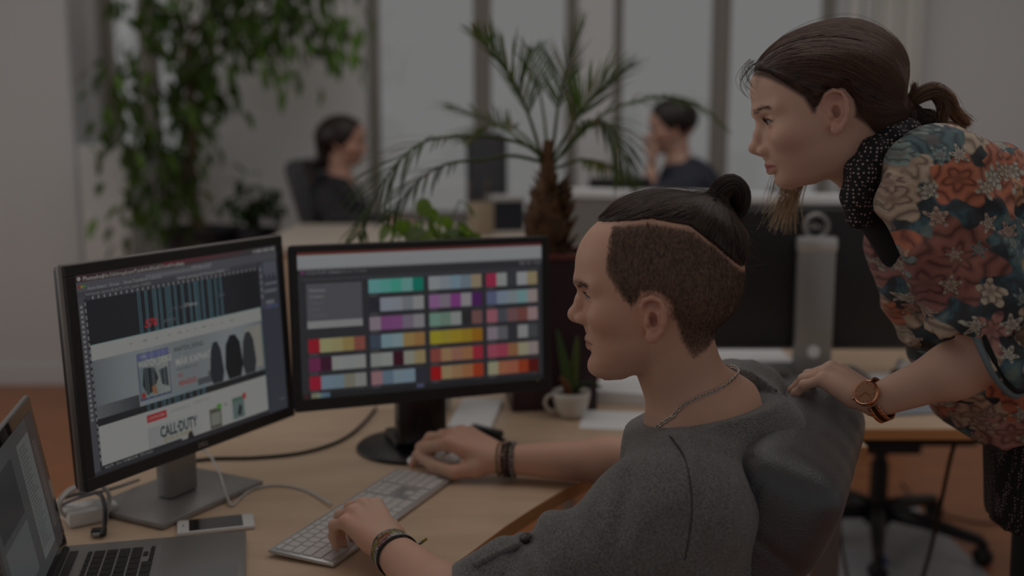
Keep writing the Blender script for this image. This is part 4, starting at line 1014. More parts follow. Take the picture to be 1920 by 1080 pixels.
def rope(path, r, m, n, turns=.6, jitter=.25, seed=0):
    """strands wound along a path; returns (m, n, 3)"""
    q = np.random.default_rng(seed); path = np.array([tuple(p) for p in smooth_path(path, 8)]); t = np.linspace(0, len(path)-1, n)
    C0 = np.stack([np.interp(t, np.arange(len(path)), path[:, i]) for i in range(3)], 1)
    tn = np.gradient(C0, axis=0); tn /= np.linalg.norm(tn, axis=1, keepdims=True); up = np.array([.2, -1, .3]); a = np.cross(tn, up); a /= np.linalg.norm(a, axis=1, keepdims=True); b = np.cross(tn, a)
    rr = np.interp(np.linspace(0, 1, n), np.linspace(0, 1, len(r)), r) if hasattr(r, '__len__') else np.full(n, r)
    th = q.uniform(0, 6.28, m)[:, None]+np.linspace(0, turns*6.28, n)[None]+q.normal(0, jitter, (m, 1)); rad = q.uniform(.8, 1.06, m)[:, None]*rr[None]
    return C0[None]+a[None]*(np.cos(th)*rad)[..., None]+b[None]*(np.sin(th)*rad)[..., None]

# ------------------------------------------------------------------ seated man with the top knot
MS = 1.04
TH = head_frame((.188, 1.432, 1.183), R(11), R(3.5), 0, MS)
A_ = R(22); FW = np.array([-math.cos(A_), math.sin(A_), 0]); RT = np.array([math.sin(A_), math.cos(A_), 0])
NB = np.array([.262, 1.478, .985]); CH = np.array([.292, 1.470, .930]); PV = np.array([.17, 1.52, .55])
LS, RS = CH-.180*RT+np.array([-.018, 0, -.010]), CH+.185*RT+np.array([0, 0, .02])
LE, RE = np.array([-.060, 1.280, .780]), np.array([.250, 1.885, .795])
LWr, RWr = np.array([-.180, 1.500, .788]), np.array([-.020, 1.930, .785])
SK = (.70, .415, .305)
B = Body(); head(B, TH, 'man')
hd = lambda p: tp(TH, p)
B.cone(hd((-.012, 0, -.050)), NB, .0510, .0570, .02)
B.cone(hd((-.032, 0, -.035)), NB-FW*.012, .0400, .0460, .02)
B.cone(NB, CH-np.array([0, 0, .02]), .060, .090, .03); B.cone(CH, PV, .13, .125, .04, flat=(FW, .75))
for S_ in (LS, RS): B.cone(NB+np.array([0, 0, -.02]), S_-np.array([0, 0, .012]), .042, .044, .04)
def arm(B, S_, E_l, W_, r=(.050, .043, .0445, .0265)):
    B.cone(S_, E_l, r[0], r[1], .03); mid = E_l+(W_-E_l)*.28
    B.cone(E_l, mid, r[1], r[2], .02); B.cone(mid, W_, r[2], r[3], .02)
arm(B, LS, LE, LWr); arm(B, RS, RE, RWr, (.050, .042, .042, .0255))
xl = unit(np.array([-.238, 1.566, .824])-LWr); yl = -np.cross(unit(np.array([-.15, .10, 1.])), xl)
zl = unit(np.array([-.12, .02, 1.])-xl*np.dot(np.array([-.12, .02, 1.]), xl)); yl = -np.cross(zl, xl)
THL = T4(np.stack([xl, yl, zl], 1), LWr)
tipsL = fingers(B, THL, [(6, 42, 48, 26), (2, 44, 50, 28), (-3, 46, 52, 30), (-10, 46, 48, 26)], [(.030, .030, -.012), (.060, .046, -.026), (.088, .044, -.040), (.108, .036, -.052)], .98)
xr = unit(np.array([-.112, 1.972, .818])-RWr); zr = unit(np.array([.25, -.30, 1.])-xr*np.dot(np.array([.25, -.30, 1.]), xr)); yr_ = np.cross(zr, xr)
THR = T4(np.stack([xr, yr_, zr], 1), RWr)
tipsR = fingers(B, THR, [(8, 34, 26, 16), (2, 34, 28, 18), (-4, 36, 30, 18), (-12, 36, 30, 18)], [(.028, .030, -.016), (.058, .050, -.030), (.094, .052, -.036), (.124, .044, -.038)], 1.12)
hlo, hhi = (.055, 1.30, .99), (.345, 1.56, 1.325)
SH, FH, lo_h, h_h = sdf_sampler(B, hlo, hhi, .0016)
mh = nets(FH, lo_h, h_h)
mb = B.mesh((-.10, 1.18, .44), (.50, 2.00, 1.005), .006)
ml = B.mesh((-.36, 1.24, .715), (.06, 1.70, .90), .0020)
mr = B.mesh((-.26, 1.82, .735), (.30, 2.09, .88), .0024)
keep = lambda m, f: (lambda v, F: (v, F[f(v)[F].all(1)]))(*m)
mb = keep(mb, lambda v: ~((v[:, 0] < .056) & (v[:, 1] < 1.66) & (v[:, 1] > 1.244) & (v[:, 2] > .719)) & ~((v[:, 1] > 1.824) & (v[:, 0] < .29)))
body_v, body_f = join(mh, mb, ml, mr)
man = empty('person', (.20, 1.50, 0), 0, 'seated man with shaved sides and a top knot in a grey T-shirt, typing', 'person')
Lh = local(TH, body_v); tint = face_tint(Lh, 'man', SK, (.50, .22, .19), (.07, .04, .028), blush=(.60, .27, .20))
far = np.linalg.norm(Lh-np.array([.0, 0, 0]), axis=1) > .19
# undercut outline in head coordinates, traced on the near side of the skull
def Lp(u, v, dy=-.055): p = local(TH, np.array([tuple(at(u, v, 1.432+dy))]))[0]; return (p[0], p[2])
side = [Lp(u, v) for u, v in ((1145, 423), (1136, 479), (1135, 505), (1149, 531), (1166, 556), (1185, 574), (1198, 562), (1206, 546), (1238, 546), (1250, 570), (1266, 600), (1276, 640), (1299, 680))]+[Lp(u, v, 0) for u, v in ((1325, 650), (1345, 630), (1420, 600), (1420, 515))]+[Lp(u, v, -.03) for u, v in ((1390, 500), (1345, 457))]+[Lp(u, v) for u, v in ((1295, 426), (1220, 414))]
part_x = np.array([p[0] for p in side[-2:][::-1]+side[-3:-2]+side[-4:-3]]); 
pl_ = sorted([side[0], side[-1], side[-2], side[-3], side[-4]]); part = (np.array([p[0] for p in pl_]), np.array([p[1] for p in pl_]))
earm = smoothstep(.064, .070, np.abs(Lh[:, 1]))*(1-smoothstep(.85, 1.10, np.hypot((Lh[:, 0]+.009)/.026, (Lh[:, 2]+.023)/.035))); inside = in_poly(Lh[:, 0], Lh[:, 2], side) & ~far; dd = poly_dist(Lh[:, 0], Lh[:, 2], side); wbz = np.where(inside, smoothstep(-.002, .007, dd), 0)
wbz = wbz*(1-earm); lowfade = smoothstep(-.125, -.055, Lh[:, 2]); wbz = wbz*(.35+.65*lowfade)
BUZZ = np.array((.105, .062, .042))
nz = .5+.5*np.clip(noise3(body_v, 5, 10, 900, 2600), -1, 1)
tint = tint*(1-.86*wbz[:, None])+BUZZ*(.86*wbz*(.75+.5*nz))[:, None]
top_in = (Lh[:, 2] > np.interp(Lh[:, 0], *part)+.003) & (Lh[:, 0] < .072) & ~far
tint[top_in] = (.03, .018, .012)
jaw = np.exp(-(((Lh[:, 2]+.092)/.03)**2))*(Lh[:, 0] > .0)*(~far); tint = tint*(1-.10*jaw[:, None]*np.array([.6, 1, 1]))
handw = (np.linalg.norm(body_v-np.array(tipsL[1]), axis=1) < .16) | (np.linalg.norm(body_v-np.array(tipsR[1]), axis=1) < .16)
knuck = np.clip(noise3(body_v, 9, 8, 60, 160), -1, 1); tint = np.where(handw[:, None], tint*(1+np.array([.05, -.03, -.03])*knuck[:, None]), tint)
for t in tipsL+tipsR:
    w = np.exp(-(np.linalg.norm(body_v-np.array(t), axis=1)/.012)**2); tint = tint*(1-.35*w[:, None])+np.array((.66, .36, .30))*.35*w[:, None]
shrink_origin(mesh_obj('body', body_v, body_f, M['skin'], None, True, tint), man)

# ---- hair of the man
def region_top(x, y, z):                # >0 where the long top hair grows (distance-like)
    zp = np.interp(x, *part); a = z-zp-.15*np.clip(np.abs(y)-.05, 0, 1)
    fr = .078-.35*np.clip(np.abs(y)-.02, 0, 1)-x+(z-.085)*.35
    return np.minimum(a, fr)
HB = Body(); HB.T = TH
def shell(X, Y, Z):
    X, Y, Z = np.broadcast_arrays(X, Y, Z); q = np.sqrt(((X+.014)/.106)**2+(Y/.0765)**2+((Z-.036)/.083)**2)+1e-9
    q1 = np.sqrt(((X+.014)/.106**2)**2+(Y/.0765**2)**2+((Z-.036)/.083**2)**2)+1e-9; d = q*(q-1)/q1
    g = region_top(X, Y, Z); return d-(-.003+.0085*smoothstep(-.003, .006, g)+.0085*smoothstep(.004, .04, g))
HB.fun(shell, (-.135, -.10, -.06), (.115, .10, .15), .001)
bun0 = local(TH, np.array([tuple(at(1334, 392, 1.432))]))[0]; bun0[1] = 0
HB.cone((bun0[0]+.03, 0, bun0[2]-.028), tuple(bun0+np.array([.0, 0, -.004])), .020, .014, .03)
HB.T = None
SHr, FHr, lo_r, h_r = sdf_sampler(HB, hlo-np.array([.0, 0, 0]), np.array(hhi)+np.array([.05, 0, .05]), .002)
hv, hf = nets(FHr, lo_r, h_r); lh = local(TH, hv)
ht = np.array((.046, .029, .022))*(.7+.5*np.clip(noise3(np.stack([lh[:, 0]*.12, lh[:, 1], lh[:, 2]], 1), 3, 12, 300, 900), -1, 1))[:, None]*1.0
hro = shrink_origin(mesh_obj('top_hair', hv, hf, M['hair'], None, True, np.clip(ht, .006, 1)), man)
H = Hair(); r_ = np.random.default_rng(3)
cand = hv[(region_top(*lh.T) > .001)]; P0 = cand[r_.integers(0, len(cand), 2300)]
bw = tp(TH, bun0)
G = follow(SHr, P0, bw[None]+r_.normal(0, .006, (len(P0), 3)), 24, .0065, .0008)
c = np.array((.064, .040, .030))[None]*r_.uniform(.45, 1.7, (len(P0), 1))
H.add(G, .00042, .00036, c)
lift = r_.random(len(P0)) < .03; G2 = G[lift].copy(); G2[:, :, 2] += (np.sin(np.linspace(0, 3.1, G.shape[1]))*.006)[None]*r_.random((lift.sum(), 1)); H.add(G2, .0002, .0002, c[lift])
# bun: ropes looping round the knot
def bw_(u, v, dy=0.): return tuple(at(u, v, 1.432+dy))
loops = [([bw_(1330, 409), bw_(1336, 385, -.006), bw_(1350, 359, -.010), bw_(1370, 347, -.008), bw_(1386, 361, -.004), bw_(1388, 385, .0), bw_(1376, 405, .004), bw_(1352, 411, .008)], [.009, .012, .0135, .0145, .014, .012, .010, .007]),
         ([bw_(1322, 403, -.004), bw_(1330, 379, -.012), bw_(1342, 363, -.012), bw_(1352, 379, -.014), bw_(1346, 403, -.012), bw_(1338, 422, -.006)], [.006, .009, .010, .010, .009, .006]),
         ([bw_(1345, 407, .01), bw_(1366, 379, .014), bw_(1384, 391, .012), bw_(1378, 415, .006), bw_(1352, 423, .0), bw_(1335, 417, -.006)], [.006, .011, .011, .009, .008, .005])]
core = MB()
for k, (pth, rr) in enumerate(loops):
    sp = smooth_path(pth, 6); rads = np.interp(np.linspace(0, 1, len(sp)), np.linspace(0, 1, len(rr)), rr)*.92
    core.tube(sp, list(rads), 12)
    m = 260; c = np.array((.056, .035, .026))[None]*r_.uniform(.4, 1.6, (m, 1)); H.add(rope(pth, rr, m, 26, .25, .2, 10+k), .0005, .0004, c)
ends = []
for i in range(70):
    s0 = np.array(bw_(1350+r_.uniform(-12, 34), 402+r_.uniform(-6, 14), r_.uniform(-.012, .012))); d0 = np.array([r_.uniform(-.2, 1.), r_.uniform(-.6, .4), r_.uniform(-1., .2)])*.020
    cv = r_.normal(0, .007, 3); ends.append([s0+d0*t+cv*t*t+np.array([0, 0, .006])*math.sin(t*3) for t in np.linspace(0, 1, 9)])
H.add(np.array(ends), .00045, .00015, (.075, .045, .03))
fly = []
for i in range(46):                     # loose hairs sticking out behind the bun and along the crown
    if i < 30: s0 = np.array(bw_(1390+r_.uniform(-4, 4), r_.uniform(405, 500))); d0 = np.array([r_.uniform(.2, 1.), r_.uniform(-.4, .4), r_.uniform(-.5, .4)])*r_.uniform(.008, .034)
    else: s0 = np.array(bw_(r_.uniform(1290, 1345), 366)); d0 = np.array([r_.uniform(-1., .1), r_.uniform(-.4, .4), r_.uniform(.3, 1.)])*r_.uniform(.01, .026)
    cv = r_.normal(0, .010, 3); fly.append([s0+d0*t+cv*t*t for t in np.linspace(0, 1, 9)])
H.add(np.array(fly), .00018, .00012, (.12, .075, .05))
# clipped sides: thousands of short bristles on the scalp
bi = np.where((wbz > .08))[0]; bi = bi[r_.random(len(bi)) < wbz[bi]*1.2]; bi = bi[r_.integers(0, len(bi), 15000)]
Pb = SH.project(body_v[bi].astype(float)+r_.normal(0, .0009, (len(bi), 3)), 0, 3); nb = SH.grad(Pb); dn = tp(TH, (.12, 0, -1))-tp(TH, (0, 0, 0)); dn = dn-nb*(nb @ dn)[:, None]
dn = dn/np.linalg.norm(dn, axis=1, keepdims=True); ln = r_.uniform(.002, .0055, (len(bi), 1))*(.35+.65*smoothstep(-.10, .02, local(TH, Pb)[:, 2:3]))
bp = np.stack([Pb, Pb+nb*ln*.25+dn*ln*.6, Pb+nb*ln*.30+dn*ln*1.15+r_.normal(0, .0005, Pb.shape)], 1)
H.add(bp, .00020, .00008, np.array((.105, .062, .042))[None]*r_.uniform(.5, 1.6, (len(bi), 1)))
# eyebrows and lashes
def brow_strands(S, T, zc, n, col, lift=.0006, ln=.007, seed=1):
    q = np.random.default_rng(seed); out = []
    for s in (1, -1):
        ay = q.uniform(.013, .051, n); z = zc+.004*np.sin((ay-.012)/.04*3.0)-.10*np.clip(ay-.038, 0, 1)+q.normal(0, .0018, n)
        P = np.stack([np.full(n, .090)-.35*(ay-.012), s*ay, z], 1); W_ = np.array([tp(T, p) for p in P]); W_ = S.project(W_, 0, 8)
        d = (T[:3, :3] @ np.array([-.45, s*.85, .25])); g = S.grad(W_); dd_ = d-g*(g @ d)[:, None]; dd_ /= np.linalg.norm(dd_, axis=1, keepdims=True)
        out.append(np.stack([W_+g*lift, W_+g*lift*1.6+dd_*ln*.5, W_+g*lift+dd_*ln], 1))
    return np.concatenate(out)
H.add(brow_strands(SH, TH, HEADS['man']['brow'], 80, None), .00026, .0001, (.08, .05, .035))
def lashes(T, kind, n=16, up=.3, seed=2):
    ex0, ey0, ez0 = HEADS[kind]['eye']; q = np.random.default_rng(seed); out = []
    for s in (1, -1):
        for i in range(n):
            e = -1+2*i/(n-1); y = s*(ey0+.0125*e); z = ez0+.0042*(1-e*e); x = ex0+.0120-.0045*(e+.3)**2
            p = np.array([x, y, z]); out.append([tp(T, p+np.array([.0045*t, s*.002*e*t, .0035*t*t*up*3-.0012*t])) for t in (0, .5, 1)])
    return np.array(out)
H.add(lashes(TH, 'man'), .0004, .00015, (.015, .01, .008))
bo = core.build('bun_core', M['hair'], None, True); a_ = bo.data.color_attributes.new('tint', 'FLOAT_COLOR', 'POINT'); a_.data.foreach_set('color', [.016, .010, .008, 1]*len(bo.data.vertices)); shrink_origin(bo, man)
shrink_origin(tag(H.build('hair_strands', M['hair'], None), kind='stuff'), man)

# ---- grey T-shirt with rolled sleeves
NC = np.array([.2557, 1.4642, 1.0030]); NN = unit(np.array([-.202, .116, .972]))
TS = Body()
TS.cone(NC-NN*.030, CH, .088, .112, .03); TS.cone(NB+RT*.05+np.array([.015, 0, -.012]), RS+np.array([0, 0, .012]), .058, .062, .04); TS.cone(CH-np.array([0, 0, .03]), PV+np.array([0, 0, .02]), .150, .145, .05, flat=(FW, .72))
TS.cone(CH-FW*.025, CH-FW*.03+np.array([0, 0, -.12]), .098, .10, .08); TS.cone(LS-FW*.02-np.array([0, 0, .01]), LS-FW*.03+RT*.05-np.array([0, 0, .14]), .062, .08, .08)
for S_ in (LS, RS): TS.cone(NB+np.array([.012, 0, -.035]), S_+np.array([0, 0, .0]), .064, .066, .08)
cu = .93
LC = LS+(LE-LS)*.93; RC = RS+(RE-RS)*.80
TS.cone(LS, LC, .064, .064, .07); TS.cone(RS, RC, .068, .056, .03)
TS.cone(LS+(LE-LS)*.15-np.array([0, 0, .015]), LC-np.array([0, .0, .012]), .056, .056, .04)
da = unit(LE-LS)
TS.cone(LC-da*.045, LC+da*.004, .0695, .0690, .006)                       # rolled cuff
dr = unit(RE-RS); TS.cone(RC-dr*.03, RC+dr*.004, .060, .059, .005)
TC = Body()
TC.cyl(LC+da*.006, da, .10, .10); TC.cone(LC-da*.05, LC+da*.10, .055, .058, .002); TC.cyl(RC+dr*.006, dr, .09, .10); TC.cone(RC-dr*.04, RC+dr*.10, .047, .049, .002)
TC.cyl(NC, NN, .128, .2); TC.cone(NC-NN*.02, NC+NN*.1, .058, .075, .01)
TLO, THI, THh = (-.13, 1.14, .52), (.50, 1.98, 1.10), .0042
FC, *_ = TC.field(TLO, THI, THh)
def folds(F, X, Y, Z):
    X, Y, Z = np.broadcast_arrays(X, Y, Z); sh = X.shape
    u = (X-LS[0])*da[0]+(Y-LS[1])*da[1]+(Z-LS[2])*da[2]                     # along the near sleeve
    w = (X-LS[0])*.45+(Y-LS[1])*.5+(Z-LS[2])*.75
    near = np.exp(-((u-.20)/.14)**2)
    f = .0068*near*np.sin(u*95+w*38+1.2*np.sin(w*40))
    f = f-.0075*np.exp(-((u-.17)/.12)**2)*(1-np.abs(np.sin(u*26+w*16+.9*np.sin(w*22)+.6)))**5
    f = f+.0026*np.sin(X*41+Z*63+1.5*np.sin(Y*28+Z*20))*np.sin(Y*33-X*22+.7)
    f = f+.0018*np.sin(X*120-Z*70+2*np.sin(X*50))*np.exp(-((Z-.97)/.09)**2)
    f = f+.0035*np.exp(-((u-.30)/.05)**2)*np.sin(w*130+u*30)
    f = f*smoothstep(.075, .13, np.sqrt((X-NB[0])**2+(Y-NB[1])**2+(Z-NB[2])**2))
    return np.maximum(F+f, -FC)
FTS, _ax, _lo, _h = TS.field(TLO, THI, THh, folds); SS = Sampler(FTS, _lo, _h); tv, tf = nets(FTS, _lo, _h)
shirt = shrink_origin(mesh_obj('shirt', tv, tf, M['heather'], None, True), man)
def seam(pts, r=.0016, m=None, nm='seam', par=None):
    S_t = SS.project(np.array([tuple(p) for p in smooth_path(pts, 10)]), .0006, 10); o = MB().tube([tuple(p) for p in S_t], r, 6).build(nm, m or M['heather'], None, True); return shrink_origin(o, man)
def hit(S, u, v, y0=1.05, y1=1.75):
    ys = np.linspace(y0, y1, 500); P_ = np.array([tuple(at(u, v, y)) for y in ys]); d_ = S(P_); i_ = np.argmax(d_ < .0008) if (d_ < .0008).any() else int(np.argmin(d_)); return P_[i_]
bt = hit(SS, 988, 1014); nrm = SS.grad(bt[None])[0]
def seam_px(pts, r, m, nm):
    P_ = smooth_path([hit(SS, *p) for p in pts], 8); o = MB().tube(P_, r, 6).build(nm, m, None, True); return shrink_origin(o, man)
seam_px([(1256, 818), (1282, 856), (1294, 905), (1297, 960), (1291, 1010), (1284, 1050)], .0011, M['button'], 'seam')
seam_px([(998, 1010), (984, 1016), (950, 1030), (915, 1046), (890, 1060)], .0050, M['heather'], 'sleeve_tab')
Mb = Matrix.Translation(Vector(bt)) @ Vector(nrm).to_track_quat('Z', 'Y').to_matrix().to_4x4()
shrink_origin(MB().lathe([(0, 0), (.0076, 0), (.0085, .0060), (.0072, .0075), (.005, .0066), (0, .0066)], 20, M=Mb).build('button', M['button'], None, True), man)
# trousers
TR = Body(); hipL, hipR = PV-RT*.09-np.array([0, 0, .03]), PV+RT*.09-np.array([0, 0, .03])
for hp, sgn in ((hipL, -1), (hipR, 1)):
    kn = hp+FW*.40+np.array([0, 0, .02]); an = kn+np.array([0, 0, -.43])+FW*.04; TR.cone(hp, kn, .095, .062, .04); TR.cone(kn, an, .06, .042, .03); TR.cone(an+np.array([0, 0, -.02]), an+FW*.14+np.array([0, 0, -.045]), .038, .032, .02)
TR.cone(hipL, hipR, .11, .11, .05)
pv_, pf_ = TR.mesh((-.45, 1.20, .0), (.40, 1.95, .66), .009); shrink_origin(mesh_obj('trousers', pv_, pf_, M['denim'], None, True), man)

# ---- necklace, wristbands
SB, *_ = sdf_sampler(B, (.10, 1.36, .90), (.42, 1.62, 1.06), .003)
nk = [at(1262, 782, 1.400), at(1285, 758, 1.402), at(1310, 744, 1.408), at(1336, 736, 1.42), at(1352, 728, 1.45), at(1350, 722, 1.50), at(1300, 735, 1.54), at(1245, 770, 1.54), at(1215, 800, 1.50), at(1222, 810, 1.43)]
path = SB.project(np.array([tuple(p) for p in smooth_path(nk+[nk[0]], 14)]), .0016, 10)
seg = np.linalg.norm(np.diff(path, axis=0), axis=1); cum = np.r_[0, np.cumsum(seg)]; nl = int(cum[-1]/.0048)
nc = MB()
for i in range(nl):
    s0 = (i+.5)*cum[-1]/nl; p = np.array([np.interp(s0, cum, path[:, j]) for j in range(3)]); q = np.array([np.interp(s0+.001, cum, path[:, j]) for j in range(3)]); t = unit(q-p)
    n_ = SB.grad(p[None])[0]; b_ = np.cross(n_, t); b_ = unit(b_); w = .6 if i % 2 else 0.
    ell_ = []
    for k in range(10):
        an = 2*math.pi*k/10; ell_.append(p+t*.0034*math.cos(an)+(b_*math.cos(w)+n_*math.sin(w))*.0019*math.sin(an))
    nc.tube(ell_, .00075, 5, closed=True)
shrink_origin(tag(nc.build('necklace', M['chain'], None, True), 'silver figaro chain necklace'), man)
def band(name, c, axis, r, w, th, m, lab, ry=1., M_=None, wob=0.):
    fr = frame(axis, (0, 0, 1)); V = []; F = []; n = 40
    for i in range(n):
        an = 2*math.pi*i/n; d = fr[:, 1]*math.cos(an)*ry+fr[:, 2]*math.sin(an)
        o_ = np.array(c)+fr[:, 0]*wob*math.sin(an*2+1)
        for a_, rr in ((-w/2, r), (w/2, r), (w/2, r+th), (-w/2, r+th)): V.append(o_+fr[:, 0]*a_+d*rr)
    for i in range(n):
        for j in range(4): F.append((i*4+j, i*4+(j+1) % 4, ((i+1) % n)*4+(j+1) % 4, ((i+1) % n)*4+j))
    o = mesh_obj(name, np.array(V), F, m, None, False); shrink_origin(o, man); tag(o, lab); return o
axl = unit(LWr-LE); axr = unit(RWr-RE)
bands = [(.000, .0065, (.30, .27, .24), 'pale woven wristband'), (-.0085, .008, (.36, .30, .06), 'yellow festival wristband with red lettering'), (-.0185, .009, (.45, .43, .42), 'white festival wristband with red and black lettering'), (-.0275, .0045, (.02, .02, .02), 'thin black cord bracelet')]
for i, (o_, w, c, lab) in enumerate(bands):
    cen = LWr+axl*(o_-.002); rl = np.linalg.norm
    band('wristband', cen, axl+np.array([.04*math.sin(i*2), .04*math.cos(i*3), .06]), .0295+.0006*i, w, .0016, mat('woven_band', c, .8, noise=(260, tuple(x*.25 for x in c), (.45, .6)), bump=(600, .4)), lab, 1.0, wob=.001)
def wrap_text(body, cen, axis, r, size, col, start, name):
    fr = frame(axis, (0, 0, 1)); V, F = text_geo(body, size, .03)
    W_ = []
    for x, y, z in V:
        an = start+x/r; W_.append(np.array(cen)+fr[:, 0]*(y-size*.35)+(fr[:, 1]*math.cos(an)+fr[:, 2]*math.sin(an))*(r+.0004))
    o = mesh_obj(name, np.array(W_), F, mat('lettering_'+name, col, .6), None, False); shrink_origin(o, man)
i = 1; wrap_text('INORI', LWr+axl*(bands[1][0]-.002), axl+np.array([.04*math.sin(2), .04*math.cos(3), .06]), .0295+.0006+.0016, .0075, (.35, .03, .02), R(40), 'lettering')
wrap_text('SZIGET', LWr+axl*(bands[2][0]-.002), axl+np.array([.04*math.sin(4), .04*math.cos(6), .06]), .0295+.0012+.0016, .0085, (.30, .03, .03), R(28), 'lettering')
tc_ = LWr+axl*(-.012)+np.array([.028, .006, .006]); tdir = unit(np.array([.9, .45, .2]))
shrink_origin(MB().tube([tc_, tc_+tdir*.014], .0028, 8).build('clasp', M['silver'], None, True), man); shrink_origin(MB().tube([tc_+tdir*.014, tc_+tdir*.023+np.array([0, 0, .003])], .0022, 8).build('band_end', mat('band_end', (.3, .26, .05), .8), None, True), man)
for i, (o_, c) in enumerate(((.0, (.26, .22, .10)), (-.010, (.02, .02, .02)), (-.019, (.03, .03, .03)), (-.028, (.24, .23, .22)))):   # beads on the far wrist
    cen = RWr+axr*(o_+.004); fr = frame(axr, (0, 0, 1)); nb_ = 24 if i else 40; mbd = MB()
    for k in range(nb_):
        an = 2*math.pi*k/nb_; p = cen+(fr[:, 1]*math.cos(an)+fr[:, 2]*math.sin(an))*.0305; rr = .0042 if i else .0022
        mbd.lathe([(0, -rr), (rr*.7, -rr*.7), (rr, 0), (rr*.7, rr*.7), (0, rr)], 6, tuple(p))
    mm = mat('bead', c, .35, noise=(150, (.35, .2, .16) if i == 1 else tuple(x*.4 for x in c), (.5, .56)))
    shrink_origin(tag(mbd.build('bead_bracelet', mm, None, True), ('thin yellow cord bracelet', 'dark wooden bead bracelet', 'black bead bracelet', 'pale bead bracelet')[i]), man)

# ------------------------------------------------------------------ leaning woman in a floral blouse
def floral():
    m = mat('floral_print', (.03, .03, .03), .7, sheen=.1); nt = m.node_tree; L = nt.links; b = nt.nodes['Principled BSDF']
    N = lambda t: nt.nodes.new(t)
    tc = N('ShaderNodeTexCoord'); mp = N('ShaderNodeMapping'); mp.inputs['Rotation'].default_value = (R(90), 0, 0); L.new(tc.outputs['Object'], mp.inputs['Vector'])
    nz = N('ShaderNodeTexNoise'); nz.inputs['Scale'].default_value = 14; nz.inputs['Detail'].default_value = 3; L.new(mp.outputs[0], nz.inputs['Vector'])
    wob = N('ShaderNodeVectorMath'); wob.operation = 'MULTIPLY_ADD'; wob.inputs[1].default_value = (.028, .028, 0); L.new(nz.outputs['Color'], wob.inputs[0]); L.new(mp.outputs[0], wob.inputs[2])
    def math_(op, a, b_=None, c=None):
        n = N('ShaderNodeMath'); n.operation = op
        for i, q in enumerate((a, b_, c)):
            if q is None: continue
            if isinstance(q, (int, float)): n.inputs[i].default_value = q
            else: L.new(q, n.inputs[i])
        return n.outputs[0]
    def ramp(fac, stops, mode='LINEAR'):
        r = N('ShaderNodeValToRGB'); r.color_ramp.interpolation = mode; e = r.color_ramp.elements
        while len(e) < len(stops): e.new(.5)
        for i, (p, c) in enumerate(stops): e[i].position = p; e[i].color = (*c, 1)
        L.new(fac, r.inputs['Fac']); return r.outputs['Color']
    def mix(f, a, b_, blend='MIX'):
        n = N('ShaderNodeMixRGB'); n.blend_type = blend
        for i, q in ((0, f), (1, a), (2, b_)):
            if isinstance(q, tuple): n.inputs[i].default_value = (*q, 1)
            elif isinstance(q, (int, float)): n.inputs[i].default_value = q
            else: L.new(q, n.inputs[i])
        return n.outputs[0]
    def blossoms(scale, seed, petals, pal, size, under, sharp=.06, ring=7.):
        off = N('ShaderNodeVectorMath'); off.inputs[1].default_value = (seed*1.7, seed*.9, 0); L.new(wob.outputs[0], off.inputs[0])
        fl = N('ShaderNodeVectorMath'); fl.operation = 'MULTIPLY'; fl.inputs[1].default_value = (1, 1, 0); L.new(off.outputs[0], fl.inputs[0])
        v = N('ShaderNodeTexVoronoi'); v.voronoi_dimensions = '2D'; v.inputs['Scale'].default_value = scale; v.inputs['Randomness'].default_value = .85; L.new(fl.outputs[0], v.inputs['Vector'])
        df = N('ShaderNodeVectorMath'); df.operation = 'SUBTRACT'; L.new(fl.outputs[0], df.inputs[0]); L.new(v.outputs['Position'], df.inputs[1])
        sx = N('ShaderNodeSeparateXYZ'); L.new(df.outputs[0], sx.inputs[0]); sc = N('ShaderNodeSeparateColor'); L.new(v.outputs['Color'], sc.inputs[0])
        an = math_('ARCTAN2', sx.outputs['Y'], sx.outputs['X']); an = math_('ADD', an, math_('MULTIPLY', sc.outputs[1], 6.28))
        d = v.outputs['Distance']
        pet = math_('MULTIPLY', math_('SINE', math_('MULTIPLY', an, petals)), .09)
        rad = math_('MULTIPLY_ADD', sc.outputs[2], .22, size); rad = math_('ADD', rad, pet)
        msk = N('ShaderNodeMapRange'); msk.inputs['From Min'].default_value = 0; msk.inputs['From Max'].default_value = sharp; L.new(math_('SUBTRACT', rad, d), msk.inputs['Value'])
        base = ramp(sc.outputs[0], pal, 'CONSTANT')
        # overlapping petal rows: printed darker folds
        fold = math_('SINE', math_('ADD', math_('MULTIPLY', d, ring*6.28), math_('MULTIPLY', math_('SINE', math_('MULTIPLY', an, petals)), 1.6)))
        fold = math_('MULTIPLY_ADD', fold, .5, .5); edge = ramp(fold, [(0, (.45, .40, .38)), (.25, (.82, .78, .75)), (1, (1.2, 1.15, 1.08))])
        col = mix(1., base, edge, 'MULTIPLY')
        heart = N('ShaderNodeMapRange'); heart.inputs['From Min'].default_value = .16; heart.inputs['From Max'].default_value = .04; L.new(d, heart.inputs['Value'])
        col = mix(heart.outputs[0], col, mix(.5, base, (.16, .06, .03)))
        return mix(msk.outputs[0], under, col)
    n2 = N('ShaderNodeTexNoise'); n2.inputs['Scale'].default_value = 22; n2.inputs['Detail'].default_value = 4; L.new(mp.outputs[0], n2.inputs['Vector'])
    ground = ramp(n2.outputs['Fac'], [(.40, (.022, .021, .024)), (.50, (.03, .045, .055)), (.56, (.05, .11, .14)), (.66, (.16, .22, .20))])
    co, cr, pk, ye, te, wi = (.50, .17, .10), (.50, .40, .31), (.42, .21, .19), (.50, .33, .15), (.07, .13, .15), (.27, .11, .10)
    l1 = blossoms(8.5, 1, 6, [(0, cr), (.2, co), (.36, pk), (.5, cr), (.62, (.3, .12, .10)), (.72, ye), (.86, (.50, .36, .28))], .31, ground, .04, 5.5)
